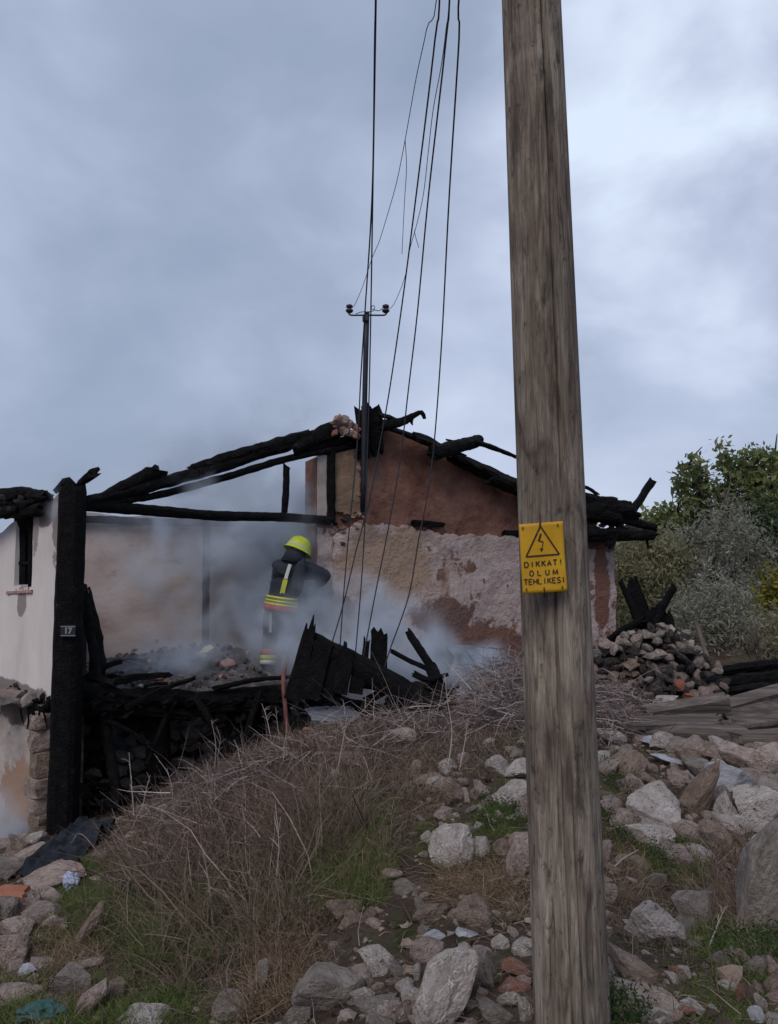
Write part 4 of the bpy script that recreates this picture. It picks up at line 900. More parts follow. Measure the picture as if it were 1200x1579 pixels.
# dry stone heap
random.seed(77)
heap = thing('dry_stone_heap', at(1005, 1105, 8.6), 'sooty heap of dry stone walling right of the pole with charred boards on top', 'stone heap')
htop = interp([(905, 996), (940, 990), (960, 984), (1000, 972), (1030, 970), (1060, 990), (1100, 1026), (1122, 1062)])
core_V = []; cols = 15
for i in range(cols + 1):
    px = 905 + 215 * i / cols
    for (yy, Y) in ((1112, 8.75), (1060, 8.95), (htop(px) + 10, 9.15), (htop(px) + 14, 9.8), (1100, 10.1)): core_V.append(tuple(at(px, max(yy, htop(px) + 8), Y)))
core_F = [(i * 5 + j, i * 5 + j + 1, (i + 1) * 5 + j + 1, (i + 1) * 5 + j) for i in range(cols) for j in range(4)] + [tuple(range(5)), tuple(reversed(range(cols * 5, cols * 5 + 5)))]
obj('core', core_V, core_F, M['soot'], heap)
py = 1104
while py > 968:
    px = 908 + random.uniform(0, 8)
    while px < 1118:
        w = random.choice([9, 12, 14, 17, 22, 27]) * random.uniform(.85, 1.15); hh = random.uniform(9, 21); jy = random.uniform(-6, 6)
        if py > htop(px) - 2:
            Y = 8.72 + (1104 - py) / 136 * .42
            warm = px < 945 or (px < 965 and py > 1010)
            mt = random.choice(['rock_tan', 'rock_pink', 'rock_tan', 'rock_soot']) if warm else random.choice(['rock_soot'] * 4 + ['rock_grey', 'rock_grey', 'rock_pink'])
            if py < htop(px) + 14: mt = random.choice(['rock_grey', 'rock_pink', 'rock_soot'])
            stone('stone', at(px + w / 2, py + jy, Y + random.uniform(-.07, .07)), (w * pxm(Y) * 1.08, random.uniform(.14, .24), hh * pxm(Y) * 1.08), mt, heap, rot=(random.uniform(-.5, .5), random.uniform(-.5, .5), random.choice([0, 3.14]) + random.uniform(-.5, .5)))
        px += w * .92
    py -= 11
for k in range(26): stone('stone', at(random.uniform(950, 1075), 0, 1) * 0 + at((q := random.uniform(945, 1080)), htop(q) + random.uniform(-2, 8), 9.2 + random.uniform(0, .4)), tuple(random.uniform(.08, .17) for _ in range(3)), random.choice(['rock_white', 'rock_soot', 'rock_pink']), heap)
stone('stone', at(1021, 966, 9.2), (.17, .15, .11), 'rock_pink', heap)
for a, b_, c, d in ((1048, 1056, 24, 'orange terracotta tile fragment on the face of the stone heap'), (1062, 1074, 18, 'small terracotta shard fallen below the tile fragment')):
    tag(stone('tile_fragment', at(a, b_, 8.5), (c * pxm(8.5), .1, .11), 'terracotta', None, k=3), d, 'tile shard', 'terracotta shards at the heap')
# plank and log stack
g3 = 'old timbers stacked at the right'
YK = 7.0; TOPF = Vector((0, -.35, 1))
T(board('old_plank', at(992, 1094, YK + .3), at(1121, 1073, YK + .2), .15, .13, 'old_wood', face=TOPF, jag0=.08, jag1=.02, nu=3, rough=.0012), 'weathered squared beam on top of the timber stack, sawn end to the right', 'plank', g3)
T(board('old_plank', at(1112, 1086, YK + .6), at(1240, 1050, YK + .9), .16, .06, 'old_wood', face=TOPF, jag0=.05, nu=3, rough=.0012), 'long grey plank sloping up out of the right edge over the timber stack', 'plank', g3)
T(board('old_plank', at(962, 1112, YK - .05), at(1112, 1107, YK + .05), .17, .04, 'old_wood', face=TOPF, jag0=.14, jag1=.08, nu=4, rough=.0015), 'flat split plank lying along the front of the timber stack', 'plank', g3)
T(board('old_plank', at(1118, 1108, YK + .4), at(1240, 1080, YK + .6), .15, .06, 'old_wood', face=Vector((0, -.9, .35)), jag0=.05, nu=3, rough=.0012), 'dark plank tilted on edge below the long sloping plank', 'plank', g3)
T(log('old_log', [at(990, 1131, YK), at(1060, 1131, YK - .05), at(1135, 1136, YK - .05)], (.085, .11), 'old_wood', rough=.10), 'thick brown log lying under the split plank', 'log', g3)
T(log('old_log', [at(1130, 1141, YK - .15), at(1180, 1139, YK - .15), at(1245, 1133, YK - .1)], (.08, .09), 'old_wood', rough=.10), 'second log at the right edge butting against the thick brown log', 'log', g3)
T(log('old_log', [at(1128, 1119, YK + .15), at(1200, 1112, YK + .25), at(1245, 1108, YK + .25)], .07, 'old_wood', rough=.12), 'dark log on the second layer at the right edge', 'log', g3)
# burnt ground beyond the stack
g4 = 'burnt logs on the ground at the right'
for k, (a, b_, r, l) in enumerate((((1085, 1040, 10.6), (1260, 1022, 11.0), .07, 'farthest burnt log along the black ground below the olive scrub'), ((1095, 1056, 9.7), (1270, 1046, 9.9), .08, 'middle burnt log on the black ground at the right'),
                                  ((1110, 1068, 9.0), (1270, 1062, 9.2), .06, 'nearest burnt log on the black ground behind the planks'))):
    T(log('burnt_log', [at(*a), (at(*a) + at(*b_)) / 2 + Vector((0, 0, .04)), at(*b_)], r, 'char', rough=.45), l, 'log', g4)
Vb = []; 
for i in range(31):
    for j in range(13):
        x = 3.2 + 4.2 * i / 30; y = 8.6 + 3.6 * j / 12; Vb.append((x, y, h(x, y) + .03 + .05 * abs(mn.noise(Vector((x * 3, y * 3, 0)))) - (.08 if i in (0, 30) or j in (0, 12) else 0)))
sc_ = obj('scorched_ground', Vb, [(i * 13 + j, (i + 1) * 13 + j, (i + 1) * 13 + j + 1, i * 13 + j + 1) for i in range(30) for j in range(12)], M['soot'], None, True); tag(sc_, kind='structure')

# rubble on the upper floor
random.seed(41)
Vr, Fr = [], []; nr = 40
def rubble_h(x, y): return .08 + max(0, .30 * math.exp(-((x + 2.9) ** 2 / 1.3 + (y - 10.6) ** 2 / .6)) + .16 * math.exp(-((x + 1.7) ** 2 / .8 + (y - 10.4) ** 2 / .5)) + .10 * mn.noise(Vector((x * 2.2, y * 2.2, 0))) + .05 * mn.noise(Vector((x * 6, y * 6, 3))))
def front(x): return 8.35 + (x + 3.4) * .62
for i in range(nr + 1):
    x = -4.6 + 3.7 * i / nr
    for j in range(nr + 1):
        y0 = max(8.4, front(x)); y = y0 + (11.9 - y0) * j / nr; Vr.append((x, y, rubble_h(x, y) - (.06 if j == 0 else 0)))
rub = obj('burnt_rubble', Vr, [(i * (nr + 1) + j, (i + 1) * (nr + 1) + j, (i + 1) * (nr + 1) + j + 1, i * (nr + 1) + j + 1) for i in range(nr) for j in range(nr)], M['ash_grey'], None)
tag(rub, 'layer of ash and burnt rubble covering the upper floor', 'rubble', kind='stuff')
bits = []
for k in range(420):
    x = random.uniform(-4.3, -1.0); y = random.uniform(max(8.4, front(x)) + .05, 11.6); me = SMALL[random.randrange(12)]
    s = random.uniform(.03, .10); rm = Matrix.Rotation(random.uniform(0, 6), 3, Vector((random.random(), random.random(), random.random() + .1)).normalized())
    bits.append((me, rm, s, Vector((x, y, rubble_h(x, y) + s * .25)), random.choice([0, 0, 0, 0, 1, 1, 2])))
def bitmesh(name, bits, mats):
    V, F, mi = [], [], []
    for me, rm, s, p, mk in bits:
        o = len(V); sc3 = (s * random.uniform(.7, 1.5), s * random.uniform(.7, 1.3), s * random.uniform(.4, .9)) if not isinstance(s, tuple) else s
        V += [tuple(rm @ Vector((v.co.x * sc3[0], v.co.y * sc3[1], v.co.z * sc3[2])) + p) for v in me.vertices]
        for q in me.polygons: F.append(tuple(o + i for i in q.vertices)); mi.append(mk)
    me, loc = mesh(name, V, F, M[mats[0]])
    for m in mats[1:]: me.materials.append(M[m])
    me.polygons.foreach_set('material_index', mi); return link(name, me, loc)
SM_LOW = SMALL
tag(bitmesh('rubble_bits', bits, ['rock_soot', 'ash_grey', 'brick_pink']), 'small burnt stones and tile crumbs strewn over the upper floor', 'rubble', kind='stuff')
def on_floor(px, py, Y): p = at(px, py, Y); return p
for px, py, w, hh, mt, Y, l in ((322, 1004, 30, 20, 'paper', 10.3, 'pale yellow plaster lump on top of the floor rubble'), (312, 1012, 20, 12, 'paper', 10.2, 'smaller yellow plaster lump beside the large one on the rubble'),
                            (240, 1046, 28, 9, 'terracotta', 9.1, 'flat red tile piece near the floor edge left of the yellow lump'), (231, 1041, 10, 10, 'paper', 9.1, 'small pale crumb against the red tile piece'),
                            (277, 1044, 14, 10, 'rock_grey', 9.2, 'grey stone at the middle of the floor edge'), (350, 1044, 16, 10, 'terracotta', 9.5, 'reddish brick crumb below the yellow lump'),
                            (380, 1046, 10, 9, 'rock_tan', 9.6, 'small tan stone at the right of the floor edge'), (208, 1002, 11, 7, 'rock_white', 10.4, 'small white stone on the dark rubble near the post'),
                            (220, 1058, 12, 5, 'rock_white', 8.75, 'white chip on the charred floor beam'), (352, 1022, 26, 10, 'brick_pink', 9.9, 'dull pink brick chunk right of the yellow lump'),
                            (242, 988, 9, 7, 'terracotta', 10.7, 'tiny red shard at the foot of the inner wall'), (300, 1036, 14, 8, 'rock_grey', 9.5, 'grey chip lying below the yellow lump'),
                            (330, 1042, 12, 8, 'rock_soot', 9.5, 'sooty chip between grey chip and brick crumb'), (133, 910, 12, 16, 'terracotta', 8.6, 'reddish clay lump on the leaning pole by the corner post')):
    tag(stone('rubble_piece', at(px, py, Y), (w * pxm(Y), w * pxm(Y) * .8, hh * pxm(Y)), mt), l, 'rubble piece', 'larger pieces on the upper floor')

# ------------------------------------------------------------------ firefighter on the upper floor, seen from behind
FY = 10.0; fb = at(430, 1046, FY)
man = thing('person', fb, 'firefighter in dark suit and yellow helmet seen from behind in smoke on the upper floor', 'person')
def skinned(name, verts, edges, radii, root, sub, mats_by, parent):
    me = bpy.data.meshes.new(name); me.from_pydata([tuple(v) for v in verts], edges, []); o = bpy.data.objects.new(name, me); C.objects.link(o)
    o.modifiers.new('k', 'SKIN'); sv = me.skin_vertices[0].data
    for i, r in enumerate(radii): sv[i].radius = (r, r) if not isinstance(r, tuple) else r
    for i in range(len(verts)): sv[i].use_root = (i == root)
    sd_ = o.modifiers.new('s', 'SUBSURF'); sd_.levels = sub; sd_.render_levels = sub
    bpy.context.view_layer.update()
    m2 = bpy.data.meshes.new_from_object(o.evaluated_get(bpy.context.evaluated_depsgraph_get())); bpy.data.objects.remove(o); bpy.data.meshes.remove(me)
    m2.materials.clear()
    for m in mats_by[0]: m2.materials.append(M[m])
    for p in m2.polygons: p.material_index = mats_by[1](p.center)
    for v_ in m2.vertices:                              # folds of the cloth
        q_ = Vector((v_.co.x * 7, v_.co.y * 7, v_.co.z * 13)); v_.co += v_.normal * (.016 * mn.noise(q_) + .008 * mn.noise(q_ * 2.3))
    m2.shade_smooth(); m2.name = name
    return link(name, m2, WORLDLOC[parent.name], parent)
J = dict(pel=(.02, 0, .98), wai=(.04, .01, 1.10), che=(.11, .03, 1.33), upc=(.16, .04, 1.46), nec=(.20, .06, 1.57), hea=(.235, .08, 1.68), top=(.255, .085, 1.80),
         shL=(-.02, .05, 1.47), elL=(-.06, .24, 1.22), haL=(.20, .42, 1.16), shR=(.34, .04, 1.45), elR=(.62, .10, 1.36), haR=(.46, .36, 1.22), paL=(.27, .45, 1.165), paR=(.38, .40, 1.20),
         hiL=(-.09, 0, .92), knL=(-.13, .05, .50), anL=(-.14, -.03, .10), toL=(-.16, .14, .05), hiR=(.13, 0, .92), knR=(.16, .08, .50), anR=(.15, 0, .10), toR=(.17, .17, .05))
ks = list(J); rad = dict(pel=(.21, .16), wai=(.215, .165), che=(.235, .175), upc=(.19, .145), nec=.07, hea=(.085, .10), top=.06, shL=.12, elL=.098, haL=.06, shR=.12, elR=.105, haR=.06, paL=(.05, .03), paR=(.05, .03),
           hiL=.14, knL=.115, anL=.095, toL=.055, hiR=.14, knR=.115, anR=.095, toR=.055)
E = [('pel', 'wai'), ('wai', 'che'), ('che', 'upc'), ('upc', 'nec'), ('nec', 'hea'), ('hea', 'top'), ('upc', 'shL'), ('shL', 'elL'), ('elL', 'haL'), ('haL', 'paL'), ('upc', 'shR'), ('shR', 'elR'), ('elR', 'haR'), ('haR', 'paR'),
     ('pel', 'hiL'), ('hiL', 'knL'), ('knL', 'anL'), ('anL', 'toL'), ('pel', 'hiR'), ('hiR', 'knR'), ('knR', 'anR'), ('anR', 'toR')]
def body_mat(c):
    if c.z > 1.60: return 1
    if c.z < .16: return 2
    if c.y > .37 and .9 < c.z < 1.4: return 3
    return 0
skinned('body', [J[k] for k in ks], [(ks.index(a), ks.index(b_)) for a, b_ in E], [rad[k] for k in ks], 0, 3, (['suit', 'skin', 'rubber', 'glove'], body_mat), man)
nz_ = Vector((.40, .46, 1.16))                          # hose held in front: fingers close on it
for sgn, pa in ((-1, J['paL']), (1, J['paR'])):
    pa = Vector(pa)
    for k in range(5):
        L_ = (.05, .075, .085, .08, .065)[k]
        if k == 0: pts = [pa + Vector((0, -.01, .02)), pa + Vector((.02 * sgn * -1, .02, .045)), pa + Vector((.045 * -sgn, .05, .045))]
        else:
            o_ = Vector((-.03 * sgn + .0, 0, -.03 + .02 * k)); pts = [pa + o_ * .6, pa + o_ * .6 + Vector((-sgn * .02, L_ * .5, .0)), pa + o_ * .6 + Vector((-sgn * .045, L_ * .55, -.01)), pa + o_ * .6 + Vector((-sgn * .06, L_ * .3, -.015))]
        V, F = sweep(catmull(pts, 8), lambda t: .0105 - .003 * t, 7); obj('finger', [tuple(Vector(v) + fb) for v in V], F, M['glove'], man, True)
def lathe(name, prof, c, ax, mat, parent, n=24, sx=1.0, sy=1.0):
    ax = Vector(ax).normalized(); qn = ax.to_track_quat('Z', 'Y'); V, F = [], []
    for r0, z0 in prof:
        for k in range(n): V.append(tuple(Vector(c) + qn @ Vector((r0 * sx * math.cos(2 * math.pi * k / n), r0 * sy * math.sin(2 * math.pi * k / n), z0))))
    for i in range(len(prof) - 1):
        for k in range(n): F.append((i * n + k, i * n + (k + 1) % n, (i + 1) * n + (k + 1) % n, (i + 1) * n + k))
    return obj(name, V, F, M[mat], parent, True)
hc = fb + Vector((.245, .065, 1.735)); hax = (.35, .25, .9)
hel = lathe('helmet', [(.0, .165), (.065, .157), (.115, .122), (.145, .06), (.155, .0), (.168, -.025), (.188, -.045), (.186, -.055), (.15, -.025), (.0, -.01)], hc, hax, 'helmet', man, 28, 1.0, 1.12)
lathe('helmet_rim', [(.156, -.01), (.161, .0), (.161, .015), (.154, .02)], hc, hax, 'band_silver', hel, 28, 1.0, 1.12)
V, F = sweep([Vector(hc) + Vector(hax).normalized() * z for z in (.150, .160)], lambda t: .02, 8); obj('helmet_crest', V, F, M['helmet'], hel)
lathe('neck_flap', [(.13, .0), (.14, -.06), (.175, -.17), (.16, -.17), (.12, -.02)], hc + Vector((-.03, -.03, -.03)), (.2, .1, .95), 'suit', man, 20)
# face towards the fire
fh = fb + Vector((.275, .175, 1.68))
for dx in (-.03, .035): box('eye', fh + Vector((dx, -.005, .02)), .022, .012, .012, 'rubber', man, bev=.003)
box('nose', fh + Vector((.002, .008, -.012)), .022, .03, .04, 'skin', man, bev=.008); box('mouth', fh + Vector((.0, -.006, -.055)), .045, .012, .012, 'band_red', man, bev=.003)
# jacket skirt with bands, back stripe, leg bands
jc = fb + Vector((.02, 0, .98)); jax = (.14, .04, 1)
lathe('jacket_skirt', [(.20, .30), (.21, .12), (.225, .0), (.24, -.10), (.225, -.10), (.20, .0)], jc, jax, 'suit', man, 28, 1.20, .88)
for z0, z1, r0, mt in ((.135, .095, .232, 'band_yellow'), (.088, .052, .237, 'band_yellow'), (.046, .018, .241, 'band_yellow'), (.018, -.05, .245, 'band_red')):
    lathe('reflective_band', [(r0 - .012, z0), (r0, z0), (r0 + .008, z1), (r0 - .004, z1)], jc + Vector((-.005, 0, -.03)), jax, mt, man, 32, 1.20, .90)
for z0, z1 in ((.114, .108), (.07, .064)): lathe('reflective_band', [(.244, z0), (.2445, z1)], jc + Vector((-.005, 0, -.03)), jax, 'suit', man, 32, 1.20, .90)
board('back_stripe', fb + Vector((.055, -.232, 1.08)), fb + Vector((.11, -.238, 1.32)), .06, .012, 'band_yellow', man, jag1=0, rough=.001, nu=2, bend=.006)
board('back_stripe', fb + Vector((.112, -.235, 1.33)), fb + Vector((.16, -.185, 1.52)), .045, .012, 'band_silver', man, jag1=0, rough=.001, nu=2)
for sx, kn, an in ((0, J['knL'], J['anL']), (1, J['knR'], J['anR'])):
    d = Vector(kn) - Vector(an); 
    for t0, t1, mt, r0 in ((.50, .70, 'band_red', .120), (.34, .50, 'band_yellow', .117), (.20, .34, 'band_silver', .114)):
        c = fb + Vector(an) + d * t0; L_ = d.length * (t1 - t0)
        lathe('trouser_band', [(r0 - .012, 0), (r0, 0), (r0 + .002, L_), (r0 - .012, L_)], c, d, mt, man, 20)
board('trouser_stripe', fb + Vector((-.10, -.14, .62)), fb + Vector((-.09, -.155, .88)), .035, .01, 'band_silver', man, jag1=0, rough=.001, nu=2)
board('trouser_stripe', fb + Vector((.12, -.12, .62)), fb + Vector((.11, -.15, .86)), .06, .01, 'band_red', man, jag1=0, rough=.001, nu=2)
# air bottle on the back, pushed to the right side
lathe('air_bottle', [(0, .0), (.05, .005), (.075, .04), (.08, .12), (.08, .40), (.06, .46), (.025, .48), (.025, .52), (0, .52)], fb + Vector((.20, -.15, 1.10)), (.28, .02, 1), 'suit', man, 18)
hose = tube('fire_hose', [fb + Vector((.62, .62, 1.12)), fb + Vector((.40, .44, 1.165)), fb + Vector((.22, .40, 1.13)), fb + Vector((.24, .05, .75)), fb + Vector((.16, -.45, .25)), at(437, 1050, 9.2), at(440, 1090, 9.1), at(446, 1140, 9.05), at(460, 1190, 9.0)], .026, 'hose', None, 10, 60)
tag(hose, 'red fire hose hanging from the firefighter over the charred floor edge', 'hose')
lathe('nozzle', [(0, -.02), (.04, -.02), (.042, .06), (.025, .1), (.03, .2), (.022, .2), (0, .19)], fb + Vector((.62, .62, 1.12)), (.8, .65, -.05), 'metal_dark', hose, 14)

# ------------------------------------------------------------------ smoke
SMB = []; SMOKE = 6.0
def puff(px, py, Y, rx, ry, rz, d): c = at(px, py, Y); SMB.append((c, rx, ry, rz, d))
puff(410, 860, 10.9, 1.0, .7, 1.3, .50); puff(440, 985, 9.7, .55, .3, .65, .55); puff(330, 900, 11.0, .9, .5, 1.0, .12); puff(450, 960, 10.4, .8, .8, .9, .60); puff(360, 960, 10.6, .8, .6, .6, .22); puff(330, 690, 11.5, 1.2, .7, .5, .12); puff(440, 640, 12.0, .9, .7, .8, .07); puff(470, 820, 10.9, .5, .6, .7, .50)
puff(560, 990, 9.6, 1.0, .7, .72, .75); puff(660, 1020, 9.3, .95, .6, .45, .7); puff(730, 1045, 9.1, .6, .5, .28, .6); puff(540, 1085, 8.75, .7, .3, .28, .5)
puff(250, 1020, 9.9, .9, .6, .30, .25); puff(195, 1140, 9.0, .2, .2, .5, .35); puff(350, 760, 11.6, 1.6, .8, .9, .28); puff(420, 700, 12.3, 1.2, .9, .9, .10)
puff(85, 772, 8.05, .16, .15, .18, 1.0); puff(0, 1300, 8.3, .6, .5, .35, .35); puff(260, 1010, 9.3, .8, .4, .35, .2); puff(280, 735, 9.1, .5, .35, .22, .5); puff(290, 1130, 9.3, .5, .3, .35, .10); puff(250, 850, 11.0, 1.3, .6, 1.0, .10)
lo = Vector((-5.6, 7.4, -1.9)); hi = Vector((2.2, 13.8, 4.6))
bm = bmesh.new(); bmesh.ops.create_cube(bm, size=1.0); me = bpy.data.meshes.new('smoke'); bm.to_mesh(me); bm.free()
me.transform(Matrix.Translation((lo + hi) / 2) @ Matrix.Diagonal((*(hi - lo), 1)))
smoke = link('smoke', me, (0, 0, 0)); tag(smoke, 'thin bluish smoke drifting out of the burnt rooms', 'smoke', kind='stuff')
m = bpy.data.materials.new('smoke'); m.use_nodes = True; mt_ = m.node_tree; mt_.nodes.remove(mt_.nodes['Principled BSDF'])
pv = N(mt_, 'ShaderNodeVolumePrincipled'); pv.inputs['Color'].default_value = (.78, .87, .99, 1); pv.inputs['Anisotropy'].default_value = .0; pv.inputs['Density'].default_value = 1.0
mt_.links.new(pv.outputs[0], mt_.nodes['Material Output'].inputs['Volume']); smoke.data.materials.append(m)
nt = bpy.data.node_groups.new('smoke_field', 'GeometryNodeTree'); L = nt.links
nt.interface.new_socket('Geometry', in_out='INPUT', socket_type='NodeSocketGeometry'); nt.interface.new_socket('Geometry', in_out='OUTPUT', socket_type='NodeSocketGeometry')
go = N(nt, 'NodeGroupOutput'); pos = N(nt, 'GeometryNodeInputPosition').outputs[0]
wn1 = N(nt, 'ShaderNodeTexNoise', i={'Scale': 1.0, 'Detail': 2.0}); L.new(pos, wn1.inputs['Vector'])
wsub = N(nt, 'ShaderNodeVectorMath', operation='SUBTRACT'); wsub.inputs[1].default_value = (.5, .5, .5); L.new(wn1.outputs['Color'], wsub.inputs[0])
wsc = N(nt, 'ShaderNodeVectorMath', operation='SCALE', i={'Scale': 1.7}); L.new(wsub.outputs[0], wsc.inputs[0])
wadd = N(nt, 'ShaderNodeVectorMath', operation='ADD'); L.new(pos, wadd.inputs[0]); L.new(wsc.outputs[0], wadd.inputs[1])
acc = None
for c, rx, ry, rz, d in SMB:
    su_ = N(nt, 'ShaderNodeVectorMath', operation='SUBTRACT'); su_.inputs[1].default_value = c; L.new(wadd.outputs[0], su_.inputs[0])
    dv = N(nt, 'ShaderNodeVectorMath', operation='DIVIDE'); dv.inputs[1].default_value = (rx, ry, rz); L.new(su_.outputs[0], dv.inputs[0])
    ln = N(nt, 'ShaderNodeVectorMath', operation='LENGTH'); L.new(dv.outputs[0], ln.inputs[0])
    mr = N(nt, 'ShaderNodeMapRange', interpolation_type='SMOOTHSTEP', i={'From Min': 1.25, 'From Max': 0.15, 'To Min': 0.0, 'To Max': d}); L.new(ln.outputs['Value'], mr.inputs['Value'])
    if acc is None: acc = mr.outputs[0]
    else:
        ad = N(nt, 'ShaderNodeMath', operation='ADD'); L.new(acc, ad.inputs[0]); L.new(mr.outputs[0], ad.inputs[1]); acc = ad.outputs[0]
ns = N(nt, 'ShaderNodeTexNoise', i={'Scale': 1.9, 'Detail': 5.0, 'Roughness': .6, 'Distortion': 1.0}); L.new(pos, ns.inputs['Vector'])
nr_ = N(nt, 'ShaderNodeMapRange', i={'From Min': .40, 'From Max': .66, 'To Min': .06, 'To Max': 2.1}); L.new(ns.outputs['Fac'], nr_.inputs['Value'])
ml = N(nt, 'ShaderNodeMath', operation='MULTIPLY'); L.new(acc, ml.inputs[0]); L.new(nr_.outputs[0], ml.inputs[1])
gn = N(nt, 'ShaderNodeMath', operation='MULTIPLY'); gn.inputs[1].default_value = SMOKE; L.new(ml.outputs[0], gn.inputs[0])
vc = N(nt, 'GeometryNodeVolumeCube'); vc.inputs['Min'].default_value = lo; vc.inputs['Max'].default_value = hi
for k, nn in zip('XYZ', (112, 92, 94)): vc.inputs['Resolution ' + k].default_value = nn
L.new(gn.outputs[0], vc.inputs['Density']); sm = N(nt, 'GeometryNodeSetMaterial'); sm.inputs['Material'].default_value = m
L.new(vc.outputs[0], sm.inputs[0]); L.new(sm.outputs[0], go.inputs[0])
smoke.modifiers.new('field', 'NODES').node_group = nt

def inpoly(px, py, poly):
    x0 = np.array([p[0] for p in poly], float); y0 = np.array([p[1] for p in poly], float); x1, y1 = np.roll(x0, -1), np.roll(y0, -1)
    c = np.zeros(len(px), bool)
    for a, b_, c_, d in zip(x0, y0, x1, y1):
        c ^= ((b_ > py) != (d > py)) & (px < (c_ - a) * (py - b_) / (d - b_ + 1e-9) + a)
    return c
def px_arr(P):
    z = P[:, 2] - CAM_Z; d = P[:, 1] * math.cos(PITCH) + z * math.sin(PITCH); u = -P[:, 1] * math.sin(PITCH) + z * math.cos(PITCH)
    return CX + FPX * P[:, 0] / d, CY - FPX * u / d
def roots(n, poly, x=(-5, 5), y=(2.2, 9)):
    """n points spread evenly over the ground inside an area given by its outline"""
    out = np.zeros((0, 3))
    while len(out) < n:
        xs = rng.uniform(*x, 20000); ys = rng.uniform(*y, 20000); P = np.stack([xs, ys, H(xs, ys)], 1)
        a, b_ = px_arr(P); P = P[inpoly(a, b_, poly)]
        if not len(P): raise RuntimeError('empty area')
        out = np.concatenate([out, P])
    return out[:n]
